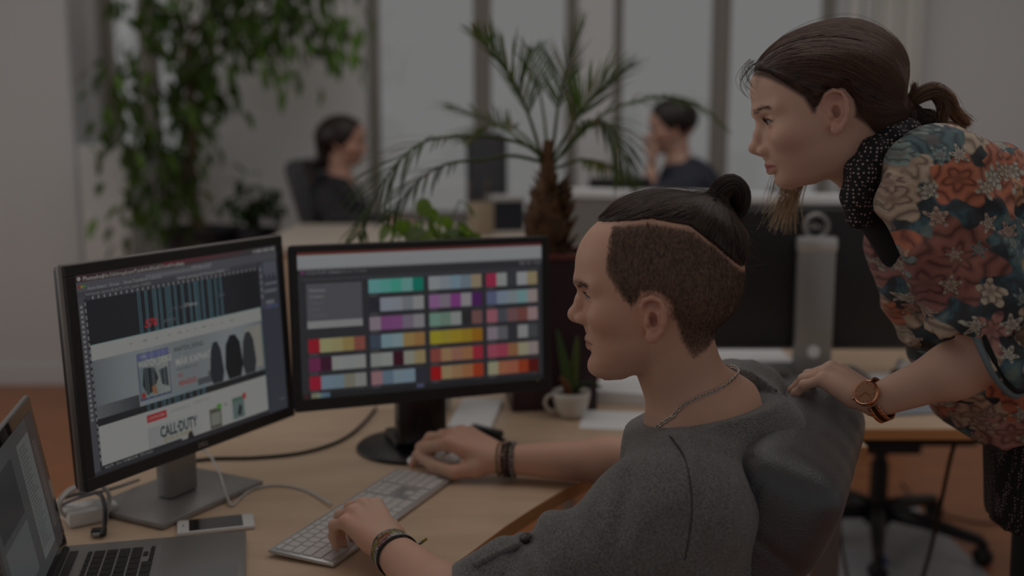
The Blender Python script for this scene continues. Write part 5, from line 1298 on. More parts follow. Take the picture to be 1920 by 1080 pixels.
    l2 = blossoms(13., 2, 5, [(0, co), (.22, cr), (.4, pk), (.6, (.52, .27, .15)), (.78, wi), (.9, te)], .25, l1, .05, 4.5)
    l3 = blossoms(24., 3, 5, [(0, (.48, .47, .41)), (.3, (.42, .31, .26)), (.5, (.20, .28, .28)), (.7, (.45, .38, .31))], .17, l2, .05, 3)
    L.new(l3, b.inputs['Base Color'])
    bn = N('ShaderNodeTexNoise'); bn.inputs['Scale'].default_value = 900; L.new(tc.outputs['Object'], bn.inputs['Vector']); bp = N('ShaderNodeBump'); bp.inputs['Strength'].default_value = .15; bp.inputs['Distance'].default_value = .001
    L.new(bn.outputs['Fac'], bp.inputs['Height']); L.new(bp.outputs['Normal'], b.inputs['Normal'])
    return m
def polka(name, scale, dot=(.42, .32, .31), ground=(.012, .012, .016), size=.33):
    m = mat(name, ground, .8); nt = m.node_tree; L = nt.links; b = nt.nodes['Principled BSDF']
    tc = nt.nodes.new('ShaderNodeTexCoord'); mp = nt.nodes.new('ShaderNodeMapping'); mp.inputs['Rotation'].default_value = (R(90), R(10), 0); L.new(tc.outputs['Object'], mp.inputs['Vector'])
    v = nt.nodes.new('ShaderNodeTexVoronoi'); v.inputs['Scale'].default_value = scale; v.inputs['Randomness'].default_value = .35; L.new(mp.outputs[0], v.inputs['Vector'])
    r = nt.nodes.new('ShaderNodeValToRGB'); r.color_ramp.elements[0].position = size-.06; r.color_ramp.elements[1].position = size; r.color_ramp.elements[0].color = (*dot, 1); r.color_ramp.elements[1].color = (*ground, 1)
    L.new(v.outputs['Distance'], r.inputs['Fac']); L.new(r.outputs['Color'], b.inputs['Base Color']); return m
M['floral'] = floral(); M['polka_collar'] = polka('polka_collar', 165); M['polka_hem'] = polka('polka_hem', 190, size=.28)
M['cuff_denim'] = mat('pale_cuff_edge', (.16, .20, .22), .8); M['rose_gold'] = mat('rose_gold', (.80, .42, .24), .24, 1.); M['dial'] = mat('rose_dial', (.58, .30, .19), .3, .6); M['black_cloth'] = mat('black_cotton', (.008, .008, .009), .9)

WS = .97; WO = np.array(tuple(at(1530, 219, 1.62))); TW = head_frame(WO, R(5), R(11), R(5), WS)
wd = lambda p: tp(TW, p)
apt = lambda u, v, Y: np.array(tuple(at(u, v, Y)))
WN = apt(1668, 325, 1.64); WC = apt(1800, 440, 1.66); WB = apt(1960, 760, 1.70); WP = apt(2010, 930, 1.72)
WSn, WSf = apt(1765, 345, 1.50), apt(1760, 330, 1.82)
WEn = apt(1858, 668, 1.41); WWr = apt(1642, 752, 1.495); WEf, WWf = apt(1930, 560, 2.02), apt(1960, 740, 1.93)
WK = apt(1572, 712, 1.545)
WSK = (.75, .47, .36)
B2 = Body(); head(B2, TW, 'woman')
B2.cone(wd((-.022, 0, -.050)), WN, .047, .052, .02); B2.cone(wd((-.045, 0, -.03)), WN+np.array([.02, 0, .02]), .040, .045, .02)
B2.cone(WN, WC, .06, .11, .04); B2.cone(WC, WC+(WB-WC)*.55, .110, .10, .05)
for S_ in (WSn, WSf): B2.cone(WN+np.array([.03, 0, 0]), S_, .05, .045, .04)
def arm2(S_, E_l, W_):
    mid = E_l+(W_-E_l)*.3; B2.cone(S_, E_l, .040, .034, .01); B2.cone(E_l, mid, .034, .0365, .008); B2.cone(mid, W_, .0365, .0235, .02)
arm2(WSn, WEn, WWr); arm2(WSf, WEf, WWf)
xw = unit(WK-WWr); zh = np.array([.30, -.35, 1.]); zw = unit(zh-xw*np.dot(zh, xw)); yw = -np.cross(zw, xw)
TWH = T4(np.stack([xw, yw, zw], 1), WWr)
tipsW = fingers(B2, TWH, [(6, 40, 20, 10), (2, 42, 22, 12), (-2, 42, 24, 12), (-7, 42, 24, 12)], [(.028, .030, -.010), (.055, .052, -.022), (.082, .060, -.032), (.102, .058, -.040)], .95, .92)
xf_ = unit(np.array([-.1, -.15, -1.])); zf_ = np.array([0, 1., 0]); zf_ = unit(zf_-xf_*np.dot(zf_, xf_)); fingers(B2, T4(np.stack([xf_, np.cross(zf_, xf_), zf_], 1), WWf), [(4, 10, 10, 8)]*4, [(.03, .03, -.01), (.055, .05, -.015), (.08, .055, -.02), (.1, .055, -.02)], .9)
wlo, whi = (.335, 1.49, 1.245), (.66, 1.76, 1.60)
SW, FWf, lo_w, h_w = sdf_sampler(B2, wlo, whi, .0016); mh = nets(FWf, lo_w, h_w)
mb = B2.mesh((.30, 1.30, .72), (1.12, 2.06, 1.50), .0075)
ml = B2.mesh((.34, 1.34, .92), (.76, 1.64, 1.13), .0022)
inb = lambda v, lo, hi, e: ((v > np.array(lo)+e) & (v < np.array(hi)-e)).all(1)
mb = keep(mb, lambda v: ~inb(v, wlo, whi, .004) & ~inb(v, (.34, 1.34, .92), (.76, 1.64, 1.13), .004))
wv, wf = join(mh, mb, ml)
woman = empty('person', (1.0, 1.72, 0), 0, 'standing woman in a floral blouse leaning over the chair towards the screens', 'person')
Lw = local(TW, wv); tw = face_tint(Lw, 'woman', WSK, (.52, .15, .14), (.22, .13, .09), blush=(.66, .31, .25), iris=(.03, .025, .02))
for t in tipsW:
    w = np.exp(-(np.linalg.norm(wv-np.array(t), axis=1)/.008)**2); tw = tw*(1-.6*w[:, None])+np.array((.70, .34, .29))*.6*w[:, None]
farw = np.linalg.norm(Lw, axis=1) > .20
hp = [Lq for Lq in ((local(TW, np.array([tuple(at(u, v, 1.62+dy))]))[0]) for u, v, dy in ((1400, 128, -.01), (1416, 140, -.03), (1440, 148, -.05), (1470, 164, -.06), (1504, 186, -.066), (1522, 214, -.07), (1534, 216, -.075), (1544, 196, -.078), (1556, 172, -.078), (1580, 168, -.078), (1594, 190, -.075), (1598, 222, -.07), (1622, 238, -.06), (1650, 262, -.05), (1690, 262, -.02), (1760, 200, 0), (1740, 20, 0), (1580, -20, 0), (1400, 20, 0), (1370, 120, 0)))]
hpoly = [(p[0], p[2]) for p in hp]
ins = in_poly(Lw[:, 0], Lw[:, 2], hpoly) & ~farw
wi_ = np.where(ins, smoothstep(-.001, .007, poly_dist(Lw[:, 0], Lw[:, 2], hpoly)), 0)*(1-smoothstep(.064, .070, np.abs(Lw[:, 1]))*(1-smoothstep(.85, 1.1, np.hypot((Lw[:, 0]+.016)/.028, (Lw[:, 2]+.003)/.038)))); wi_ = wi_[:, None]*.92; tw = tw*(1-wi_)+np.array((.06, .034, .024))*wi_
shrink_origin(mesh_obj('body', wv, wf, M['skin'], None, True, tw), woman)
# hair shell drawn back into the tie
tie = local(TW, np.array([tuple(at(1690, 222, 1.63))]))[0]; tie[1] = 0
HW = Body(); HW.T = TW
def shell2(X, Y, Z):
    X, Y, Z = np.broadcast_arrays(X, Y, Z); a, b_, c = .102, .0765, .083
    q = np.sqrt(((X+.022)/a)**2+(Y/b_)**2+((Z-.036)/c)**2)+1e-9; q1 = np.sqrt(((X+.022)/a**2)**2+(Y/b_**2)**2+((Z-.036)/c**2)**2)+1e-9; d = q*(q-1)/q1
    q = np.sqrt(((X+.055)/.058)**2+(Y/.062)**2+((Z-.005)/.056)**2)+1e-9; q1 = np.sqrt(((X+.055)/.058**2)**2+(Y/.062**2)**2+((Z-.005)/.056**2)**2)+1e-9; d = np.minimum(d, q*(q-1)/q1)
    g = poly_dist(X, Z, hpoly)*np.where(in_poly(X, Z, hpoly), 1, -1)
    vol = .006+.014*smoothstep(-.02, .08, Z)+.006*smoothstep(.0, -.09, X)
    return d-(-.004+(vol+.004)*smoothstep(-.001, .016, g))
HW.fun(shell2, (-.16, -.11, -.08), (.115, .11, .165), .001)
HW.cone((-.085, 0, -.008), tuple(tie+np.array([-.002, 0, 0])), .045, .014, .03); HW.T = None
SWr, FWr, lo_, h_ = sdf_sampler(HW, np.array(wlo)-np.array([.02, .02, 0]), np.array(whi)+np.array([.04, .02, .02]), .0022)
hv, hf = nets(FWr, lo_, h_); lh = local(TW, hv)
ht = np.array((.060, .032, .023))*(.75+.5*np.clip(noise3(np.stack([lh[:, 0]*.15, lh[:, 1], lh[:, 2]], 1), 13, 12, 250, 700), -1, 1))[:, None]
shrink_origin(mesh_obj('hair_cap', hv, hf, M['hair'], None, True, np.clip(ht, .008, 1)), woman)
H = Hair(); gr = poly_dist(lh[:, 0], lh[:, 2], hpoly)*np.where(in_poly(lh[:, 0], lh[:, 2], hpoly), 1, -1)
cand = hv[(gr > .001)]; edge_c = hv[(gr > -.001) & (gr < .010)]; P0 = np.concatenate([cand[r_.integers(0, len(cand), 3000)], edge_c[r_.integers(0, len(edge_c), 1100)]]); tiew = tp(TW, tie)
G = follow(SWr, P0, tiew[None]+r_.normal(0, .006, (len(P0), 3)), 30, .0075, .0008, curl=np.array([0, 0, .15])[None])
c = np.array((.095, .050, .035))[None]*r_.uniform(.4, 1.7, (len(P0), 1)); H.add(G, .00045, .00042, c)
lift = r_.random(len(P0)) < .04; G2 = G[lift].copy(); G2[:, :, 2] += (np.sin(np.linspace(0, 3.1, G.shape[1]))*.007)[None]*r_.random((lift.sum(), 1)); H.add(G2, .0002, .0002, c[lift]*1.5)
q_ = lambda u, v, dy=0.: tuple(at(u, v, 1.63+dy))
core = MB()
tails = [([q_(1686, 222), q_(1706, 206, -.01), q_(1722, 222, -.012), q_(1742, 226, -.012), q_(1718, 236, -.008), q_(1684, 228, .0)], [.009, .011, .015, .015, .016, .010], (.045, .024, .017), (.05, .028, .018), 320, True),
         ([q_(1688, 226), q_(1702, 200, -.008), q_(1722, 182, -.012), q_(1752, 172, -.01), q_(1776, 190, -.006), q_(1790, 214, 0), q_(1812, 234, .004)], [.009, .010, .012, .014, .014, .011, .010], (.07, .036, .022), (.30, .16, .08), 420, False),
         ([q_(1692, 214), q_(1704, 190, -.006), q_(1714, 172, -.008), q_(1716, 158, -.008)], [.006, .008, .006, .004], (.10, .055, .033), (.24, .14, .08), 110, False),
         ([q_(1750, 172, -.01), q_(1768, 196, -.012), q_(1766, 226, -.01), q_(1770, 240, -.01)], [.010, .012, .009, .008], (.10, .05, .03), (.27, .14, .07), 200, False)]
for k, (pth, rr, c0, c1, m_, solid) in enumerate(tails):
    if solid: sp = smooth_path(pth, 6); core.tube(sp, list(np.interp(np.linspace(0, 1, len(sp)), np.linspace(0, 1, len(rr)), rr)*.93), 12)
    J = rope(pth, rr, m_, 24, .12, .5, 40+k); J = J+(r_.normal(0, .004, (m_, 1, 3))*np.linspace(0, 1, 24)[None, :, None]**2); w = r_.uniform(.2, 1., (m_, 1, 1)) if not solid else 1.
    ctr = J.mean(0, keepdims=True); J = ctr+(J-ctr)*w
    H.add(J, .0005, .00025, np.array(c0)[None]*r_.uniform(.5, 1.5, (m_, 1)), np.array(c1)[None]*r_.uniform(.6, 1.4, (m_, 1)))
# lock hanging on the far side of the face, pale at the tips, and loose hairs at the forehead
for n_, u0, v0, u1, v1, sp, c0, c1 in ((170, 1492, 318, 1468, 436, 8, (.42, .28, .16), (.78, .58, .34)),):
    J = []
    for i in range(n_):
        e = r_.normal(0, 1); ed = r_.uniform(.55, 1.05); J.append([apt(u0+13*e+(u1-u0)*t+sp*.7*e*t*t+4*math.sin(t*5+e), v0+(v1-v0)*t*ed, 1.71+.004*e) for t in np.linspace(0, 1, 10)])
    H.add(np.array(J), .0005, .00025, np.array(c0)[None]*r_.uniform(.6, 1.4, (n_, 1)), np.array(c1)[None]*r_.uniform(.5, 1.3, (n_, 1)))
J = []
for i in range(26):
    e = r_.uniform(0, 1); s0 = apt(1410+r_.uniform(-4, 14), 118+r_.uniform(-8, 10), 1.62-.02*e); J.append([s0+np.array([-.022*math.sin(t*2.8)*(.3+.7*e), -.004*t, -.055*t*(.25+.75*e)]) for t in np.linspace(0, 1, 10)])
H.add(np.array(J), .0004, .0002, (.05, .03, .02))
H.add(brow_strands(SW, TW, HEADS['woman']['brow'], 60, None, .0003, .006, 5), .00022, .00008, (.13, .08, .055)); H.add(lashes(TW, 'woman', 22, .6), .0004, .00014, (.012, .008, .006))
bo = core.build('hair_loop', M['hair'], None, True); a_ = bo.data.color_attributes.new('tint', 'FLOAT_COLOR', 'POINT'); a_.data.foreach_set('color', [.022, .012, .009, 1]*len(bo.data.vertices)); shrink_origin(bo, woman)
shrink_origin(tag(H.build('hair_strands', M['hair'], None), kind='stuff'), woman)
hb_ = MB().tube([tuple(tp(TW, tie+np.array([-.004+.0*math.cos(t), .015*math.cos(t), .015*math.sin(t)]))) for t in np.linspace(0, 2*math.pi, 25)[:-1]], .003, 8, closed=True).build('hair_tie', M['black_cloth'], None, True); shrink_origin(hb_, woman)

# blouse
BL = Body(); dwn = unit(WB-WC)
BL.cone(WN+np.array([.055, 0, -.005]), WC+np.array([.01, 0, 0]), .082, .126, .05); BL.cone(WC+np.array([.012, 0, 0]), WB, .138, .146, .06); BL.cone(WC+np.array([-.005, 0, -.06]), WB+np.array([-.05, 0, .0]), .105, .105, .06)
for S_ in (WSn, WSf): BL.cone(WN+np.array([.05, 0, -.015]), S_+np.array([0, 0, -.004]), .062, .068, .05)
du = unit(WEn-WSn); EC = WSn+(WEn-WSn)*.93; fa = unit(WWr-WEn); duf = unit(WEf-WSf); ECf = WSf+(WEf-WSf)*.9
BL.cone(WSn, EC, .076, .064, .05); BL.cone(WSn+(WEn-WSn)*.4+np.array([.03, 0, -.02]), EC+np.array([.02, 0, -.01]), .075, .060, .05)
CU = WEn-fa*.006; BL.cone(EC, CU+fa*.02, .060, .056, .03)
BL.cone(WSf, ECf, .072, .060, .05)
BC = Body(); BC.cyl(CU, fa, .072, .12); BC.cone(CU-fa*.05, CU+fa*.1, .044, .048, .002); BC.cyl(ECf, duf, .085, .1)
BC.cone(WN+np.array([-.03, 0, .0]), WN+np.array([-.10, 0, .05]), .062, .075, .01); BC.cone(WN+np.array([-.02, -.01, .01]), WN+np.array([-.03, -.02, .09]), .062, .07, .01)
BC.cone(WC+np.array([-.135, -.02, -.015]), WC+np.array([-.21, -.02, .05]), .040, .06, .01)
LOB, HIB, HB_ = (.50, 1.30, .80), (1.20, 2.06, 1.50), .0055
FCb, *_ = BC.field(LOB, HIB, HB_)
def folds2(F, X, Y, Z):
    X, Y, Z = np.broadcast_arrays(X, Y, Z)
    u = (X-WSn[0])*du[0]+(Y-WSn[1])*du[1]+(Z-WSn[2])*du[2]; w = (X-WSn[0])*.8-(Z-WSn[2])*.45+(Y-WSn[1])*.3
    f = .006*np.exp(-((u-.24)/.09)**2)*np.sin(u*75+w*30+1.5*np.sin(w*30))+.005*np.sin(X*38-Z*30+1.3*np.sin(Z*26))*np.sin(Z*22+Y*25+.4)+.003*np.sin(X*90+Z*60+2*np.sin(Y*40+Z*15))
    f = f+.004*np.exp(-((u-.05)/.08)**2)*np.sin(w*95+1.)
    below = WB[2]-.035+.012*np.sin(X*55+1)+.25*(X-WB[0])*0
    return np.maximum(np.maximum(F+f, -FCb), (below-Z))
FBL, _ax, _lo, _h = BL.field(LOB, HIB, HB_, folds2); SBL = Sampler(FBL, _lo, _h); bv, bf = nets(FBL, _lo, _h)
shrink_origin(mesh_obj('blouse', bv, bf, M['floral'], None, True), woman)
def edge_ring(c0, ax, n=48, r0=.046, r1=.070):
    fr = frame(ax, (0, 0, 1)); out = []; rs = np.linspace(r0, r1, 40)
    for t in np.linspace(0, 2*math.pi, n+1)[:-1]:
        P_ = np.array(c0)[None]+(fr[:, 1]*math.cos(t)+fr[:, 2]*math.sin(t))[None]*rs[:, None]; k = np.where(SBL(P_) < 0)[0]; out.append(rs[k[-1]] if len(k) else r0)
    out = np.array(out); out = np.array([np.mean(out[np.arange(i-2, i+3) % n]) for i in range(n)])
    return [tuple(np.array(c0)+(fr[:, 1]*math.cos(t)+fr[:, 2]*math.sin(t))*out[i]) for i, t in enumerate(np.linspace(0, 2*math.pi, n+1)[:-1])]
shrink_origin(MB().tube(edge_ring(CU-fa*.004, fa), .0050, 8, closed=True).build('cuff_edge', M['cuff_denim'], None, True), woman)
shrink_origin(MB().tube(edge_ring(CU-fa*.013, fa), .0036, 8, closed=True).build('cuff_piping', M['black_cloth'], None, True), woman)
# dark top under the blouse, polka collar, long polka shirt tail
IN = Body(); IN.cone(WN+np.array([.0, 0, -.02]), WC+np.array([-.016, 0, -.02]), .070, .098, .03); IN.cone(WC+np.array([-.010, 0, -.02]), WC+np.array([.01, 0, -.06]), .092, .085, .03)
iv_, if_ = IN.mesh((.50, 1.46, 1.0), (.85, 1.86, 1.40), .008); shrink_origin(mesh_obj('undershirt', iv_, if_, M['black_cloth'], None, True), woman)
CL = Body(); nax = unit(WN-wd((-.03, 0, -.045)))
CL.chain([apt(1700, 250, 1.60), apt(1672, 262, 1.575), apt(1640, 290, 1.565), apt(1618, 325, 1.565), apt(1608, 365, 1.575), apt(1612, 405, 1.585)], [.020, .022, .024, .025, .024, .018], .02)
CL.chain([apt(1700, 250, 1.60), apt(1705, 255, 1.66), apt(1670, 280, 1.71), apt(1630, 330, 1.71), apt(1612, 390, 1.66), apt(1612, 405, 1.585)], [.020, .020, .022, .022, .020, .018], .02)
cv_, cf_ = CL.mesh((.42, 1.50, 1.18), (.66, 1.78, 1.45), .004, lambda F, X, Y, Z: F+.0012*np.sin(X*140+Z*90+Y*50)); shrink_origin(mesh_obj('collar', cv_, cf_, M['polka_collar'], None, True), woman)
TL = Body(); hem = apt(1985, 1010, 1.70); TL.cone(WB+np.array([.04, 0, .05]), hem+np.array([.025, 0, .02]), .135, .140, .04, flat=((0, 1, 0), .9))
pv_, pf_ = TL.mesh((.70, 1.5, .68), (1.20, 1.92, 1.08), .008, lambda F, X, Y, Z: np.maximum(F+.004*np.sin(X*60+Y*45+Z*10), hem[2]+.03-Z)); shrink_origin(mesh_obj('shirt_tail', pv_, pf_, M['polka_hem'], None, True), woman)
JN = Body()
for sy in (-.085, .085):
    hp_ = np.array([.975, 1.70+sy, .84]); kn = np.array([.955, 1.70+sy*1.1, .47]); an = np.array([.97, 1.70+sy*1.1, .09]); JN.cone(hp_, kn, .092, .062, .04); JN.cone(kn, an, .06, .042, .03); JN.cone(an-np.array([0, 0, .04]), an+np.array([-.14, 0, -.055]), .04, .033, .02)
JN.cone((.955, 1.62, .86), (.955, 1.78, .86), .10, .10, .05)
jv, jf = JN.mesh((.75, 1.45, 0.), (1.12, 1.95, .99), .010); shrink_origin(mesh_obj('jeans', jv, jf, M['denim'], None, True), woman)

# rose gold watch
wx = unit(WWr-WEn); WCn = WWr-wx*.004; wfr = frame(wx, (-.1, -.75, .65)); Mw_ = Matrix(((wfr[0, 0], wfr[0, 1], wfr[0, 2], WCn[0]), (wfr[1, 0], wfr[1, 1], wfr[1, 2], WCn[1]), (wfr[2, 0], wfr[2, 1], wfr[2, 2], WCn[2]), (0, 0, 0, 1)))
rw = .0292
wt = shrink_origin(MB().lathe([(0, -.004), (.0175, -.004), (.0192, -.001), (.0192, .003), (.0172, .0052), (.0160, .0044), (0, .0044)], 40, M=Mw_ @ Matrix.Translation((0, 0, rw+.005))).build('watch', M['rose_gold'], None, True, angle=35), woman); tag(wt, 'rose gold wristwatch')
def sub(o, par): o.parent = par; o.matrix_parent_inverse = Matrix.Translation(-Vector(woman.location)); o.matrix_parent_inverse = Matrix.Identity(4); return o
sub(MB().lathe([(0, 0), (.0158, 0), (.0158, .0004), (0, .0004)], 36, M=Mw_ @ Matrix.Translation((0, 0, rw+.0095))).build('dial', M['dial'], None), wt)
hm = MB(); hm.box((-.0006, 0, 0), (.0006, .010, .0004), 0, Mw_ @ Matrix.Translation((0, 0, rw+.0101)) @ Matrix.Rotation(R(40), 4, 'Z')); hm.box((-.0005, 0, 0), (.0005, .013, .0004), 0, Mw_ @ Matrix.Translation((0, 0, rw+.0101)) @ Matrix.Rotation(R(-70), 4, 'Z'))
for k in range(12): hm.box((-.0005, .0125, 0), (.0005, .0148, .0003), 0, Mw_ @ Matrix.Translation((0, 0, rw+.0100)) @ Matrix.Rotation(R(30*k), 4, 'Z'))
sub(hm.build('hands', M['rose_gold'], None), wt)
sub(MB().tube([Mw_ @ Vector((.0195, 0, rw+.005)), Mw_ @ Vector((.0225, 0, rw+.005))], .0022, 10).build('crown', M['rose_gold'], None, True), wt)
nl = 30
link_dark = mat('bronze_link', (.10, .055, .035), .3, .9)
for k in range(nl):
    an = math.pi/2+2*math.pi*(k+.5)/nl
    if abs((an-math.pi/2+math.pi) % (2*math.pi)-math.pi) < .56: continue
    Ml = Mw_ @ Matrix.Rotation(an-math.pi/2, 4, 'X') @ Matrix.Translation((0, 0, rw+.0006))
    for x0, x1, mm in ((-.0085, -.0032, 'rose_gold'), (-.003, .003, None), (.0032, .0085, 'rose_gold')):
        sub(MB().box((x0, -.0030, 0), (x1, .0030, .0026), .0006, Ml, 1).build('strap_link', M['rose_gold'] if mm else link_dark, None), wt)

# ------------------------------------------------------------------ office chairs
def star_base(root, loc, hub_z=.10, r=.33, rot=0., post_top=.42, m=None):
    m = m or M['black']; x, y = loc
    MB().lathe([(0, hub_z-.03), (.045, hub_z-.03), (.05, hub_z), (.04, hub_z+.03), (0, hub_z+.03)], 24, (x, y, 0)).build('hub', m, root, True, angle=40)
    MB().lathe([(0, hub_z), (.03, hub_z), (.03, post_top-.12), (.022, post_top-.12), (.022, post_top), (0, post_top)], 20, (x, y, 0)).build('gas_post', m, root, True, angle=40)
    for k in range(5):
        a = rot+2*math.pi*k/5; d = Vector((math.cos(a), math.sin(a), 0)); o = Vector((x, y, 0))
        MB().tube([o+d*.02+Vector((0, 0, hub_z+.012)), o+d*.16+Vector((0, 0, hub_z+.005)), o+d*(r-.02)+Vector((0, 0, .082)), o+d*r+Vector((0, 0, .075))], [.030, .026, .019, .016], 10).build('base_arm', m, root, True)
        ca = Matrix.Translation(o+d*r+Vector((0, 0, .03))) @ Matrix.Rotation(a+.6*k, 4, 'Z') @ Matrix.Rotation(R(90), 4, 'X')
        c_ = MB().lathe([(0, -.022), (.026, -.022), (.030, -.016), (.030, -.003), (.012, -.003), (.012, .003), (.030, .003), (.030, .016), (.026, .022), (0, .022)], 18, M=ca).build('caster', m, root, True, angle=40)
        MB().box((-.012, -.012, 0), (.012, .012, .03), .004, Matrix.Translation(o+d*r+Vector((0, 0, .052)))).build('caster_stem', m, c_)
# the man's leather chair
CRT = RT; tl = R(21); CUP = unit(-FW*math.sin(tl)+np.array([0, 0, 1.])*math.cos(tl)); CTH = np.cross(CRT, CUP)
ctop = apt(1535, 792, 1.470); 
sb = ctop-CUP*.60-CRT*.0
seat_c = sb+FW*.25; seat_c[2] = .46
ch1 = empty('office_chair', (seat_c[0], seat_c[1], 0), 0, 'black leather office chair carrying the seated man, hand resting on its top', 'chair')
TB = np.stack([CTH, CRT, CUP], 1)
def slab(B_, c, half, rnd, rot, k=.02, bulge=0.):
    c = np.array(c); 
    def fn(X, Y, Z):
        p = [(X-c[0])*rot[0, i]+(Y-c[1])*rot[1, i]+(Z-c[2])*rot[2, i] for i in range(3)]
        tap = 1-.16*np.clip(p[2]/half[2], -1, 1)*0
        th = half[0]-bulge*((p[1]/half[1])**2)*.5
        q = [np.abs(p[0])-th+rnd, np.abs(p[1])-half[1]*tap+rnd, np.abs(p[2])-half[2]+rnd]
        return np.sqrt(sum(np.maximum(i, 0)**2 for i in q))+np.minimum(np.maximum(np.maximum(q[0], q[1]), q[2]), 0)-rnd
    e = (np.abs(rot)*np.array(half)).sum(1); B_.ops.append((fn, c-e, c+e, k, 'u')); return B_
BK = Body(); slab(BK, ctop-CUP*.34, (.066, .228, .335), .034, TB, .03)
slab(BK, ctop-CUP*.075-CTH*.004, (.070, .224, .075), .060, TB, .03)
def crease(F, X, Y, Z):
    X, Y, Z = np.broadcast_arrays(X, Y, Z); s_ = (X-ctop[0])*CUP[0]+(Y-ctop[1])*CUP[1]+(Z-ctop[2])*CUP[2]; t_ = (X-ctop[0])*CTH[0]+(Y-ctop[1])*CTH[1]+(Z-ctop[2])*CTH[2]; r__ = (X-ctop[0])*CRT[0]+(Y-ctop[1])*CRT[1]
    f = .0035*np.exp(-((s_+.115+.25*t_+.012*np.sin(r__*30))/.006)**2)*np.exp(-((r__+.16)/.10)**2)+.0025*np.exp(-((s_+.165-.3*t_)/.005)**2)*np.exp(-((r__+.2)/.06)**2)
    f = f+.0010*np.sin(s_*60+r__*35+t_*50)*np.sin(r__*42+1.3)+.0025*np.exp(-((t_+.035)/.0035)**2)*(s_ < -.02)
    return F+f
lo_ = ctop-np.array([.36, .34, .78]); hi_ = ctop+np.array([.20, .34, .12])
kv, kf = BK.mesh(lo_, hi_, .006, crease); shrink_origin(mesh_obj('backrest', kv, kf, M['leather'], None, True), ch1)
ST = Body(); Ts = np.stack([FW, CRT, np.array([0, 0, 1.])], 1); slab(ST, seat_c, (.25, .25, .055), .05, Ts, .02)
sv, sf = ST.mesh(seat_c-.36, seat_c+.36, .009); shrink_origin(mesh_obj('seat', sv, sf, M['leather'], None, True), ch1)
br = MB().tube([seat_c-FW*.05-np.array([0, 0, .06]), seat_c-FW*.22-np.array([0, 0, .05]), ctop-CUP*.60-CTH*.065, ctop-CUP*.45-CTH*.075], .02, 8).build('back_bracket', M['black'], None, True); shrink_origin(br, ch1)
star_base(ch1, (0, 0), rot=.4, post_top=.41)
# the empty chair behind the facing desk
hub = on(1645, 962, .10)
ch2 = empty('office_chair', (hub.x, hub.y, 0), R(90), 'empty black office chair with star base beyond the facing desk', 'chair')
star_base(ch2, (0, 0), rot=R(-54), r=.34, post_top=.40)
MB().box((-.24, -.24, .40), (.24, .24, .47), .03).build('seat', M['black'], ch2, True, angle=30)
MB().box((.22, -.03, .40), (.26, .03, .62), .008).build('back_bracket', M['black'], ch2)
MB().box((.22, -.22, .55), (.28, .22, 1.0), .025).build('backrest', M['black'], ch2, True, angle=30)
MB().box((-.13, -.09, .345), (.13, .09, .40), .01).build('tilt_mechanism', M['black'], ch2)
tag(MB().box((.75, 2.9, .0), (1.50, 3.80, .004), .001).build('floor_mat', M['mat_clear'], None), 'pale translucent chair mat on the wooden floor under the empty chair', 'mat')
bl = on(1652, 1058, .004); bt_ = empty('bottle_cap', (bl.x, bl.y, .004), 0, 'small blue plastic cap lying on the pale floor mat', 'cap'); MB().lathe([(0, 0), (.022, 0), (.022, .018), (.019, .022), (0, .022)], 24).build('shell', M['blue_plastic'], bt_, True, angle=40); MB().lathe([(.0225, .002), (.0235, .002), (.0235, .005), (.0225, .005)], 24).build('ring', M['alu_light'], bt_)
def drop(pts, r, lab): return tag(MB().tube(smooth_path(pts), r, 8).build('hanging_cable', M['cable_black'], None, True), lab, 'cable')
drop([at(1800, 800, 2.30), at(1782, 860, 2.34), at(1765, 940, 2.42), at(1745, 1030, 2.5), at(1725, 1100, 2.55)], .005, 'thick black cable hanging from the facing desk near the floral blouse')
drop([at(1570, 800, 2.7), at(1578, 900, 2.72), at(1576, 1000, 2.74), at(1590, 1090, 2.75)], .004, 'black cable hanging straight down beside the leather chair')
drop([on(1690, 905, .004), on(1720, 940, .004), on(1770, 965, .004), on(1840, 980, .004), on(1900, 978, .004)], .004, 'thin dark cable lying on the floor by the empty chair')

# ------------------------------------------------------------------ potted palm on the burgundy planter
pr_ = np.random.default_rng(21)
PB = np.array([PX.x-.004, 2.50, DZ+.345])
palm = empty('palm', tuple(PB), 0, 'potted palm with arching feathery fronds rising from the burgundy planter', 'plant')
def to_palm(o): o.parent = palm; o.matrix_parent_inverse = Matrix.Translation(-Vector(palm.location)); return o
tk = [at(1027, 478, 2.50), at(1026, 440, 2.50), at(1022, 405, 2.50), at(1024, 370, 2.50), at(1027, 340, 2.50), at(1026, 300, 2.50), at(1028, 262, 2.50)]
V, F = [], []
to = MB().tube(smooth_path(tk, 8), list(np.interp(np.linspace(0, 1, 49), [0, .17, .33, .5, .66, .83, 1], [.040, .050, .048, .034, .022, .016, .010])), 18).build('trunk', M['trunk'], None, True); to_palm(to)
sc_ = MB()
for i in range(90):                      # shaggy leaf stubs on the bulb
    t = pr_.uniform(0, 1); a = pr_.uniform(0, 6.28); z = PB[2]+.0+.19*t; r0 = np.interp(t, [0, .3, .6, 1], [.040, .048, .040, .020]); c = Vector((PB[0]+r0*math.cos(a), PB[1]+r0*math.sin(a), z)); d = Vector((math.cos(a)*.5, math.sin(a)*.5, 1)).normalized()
    sc_.tube([c-d*.012, c+d*.006+Vector((math.cos(a), math.sin(a), 0))*.004, c+d*.026+Vector((math.cos(a), math.sin(a), 0))*.008], [.008, .006, .001], 5)
to_palm(sc_.build('leaf_stubs', M['trunk'], None, True))['kind'] = 'stuff'
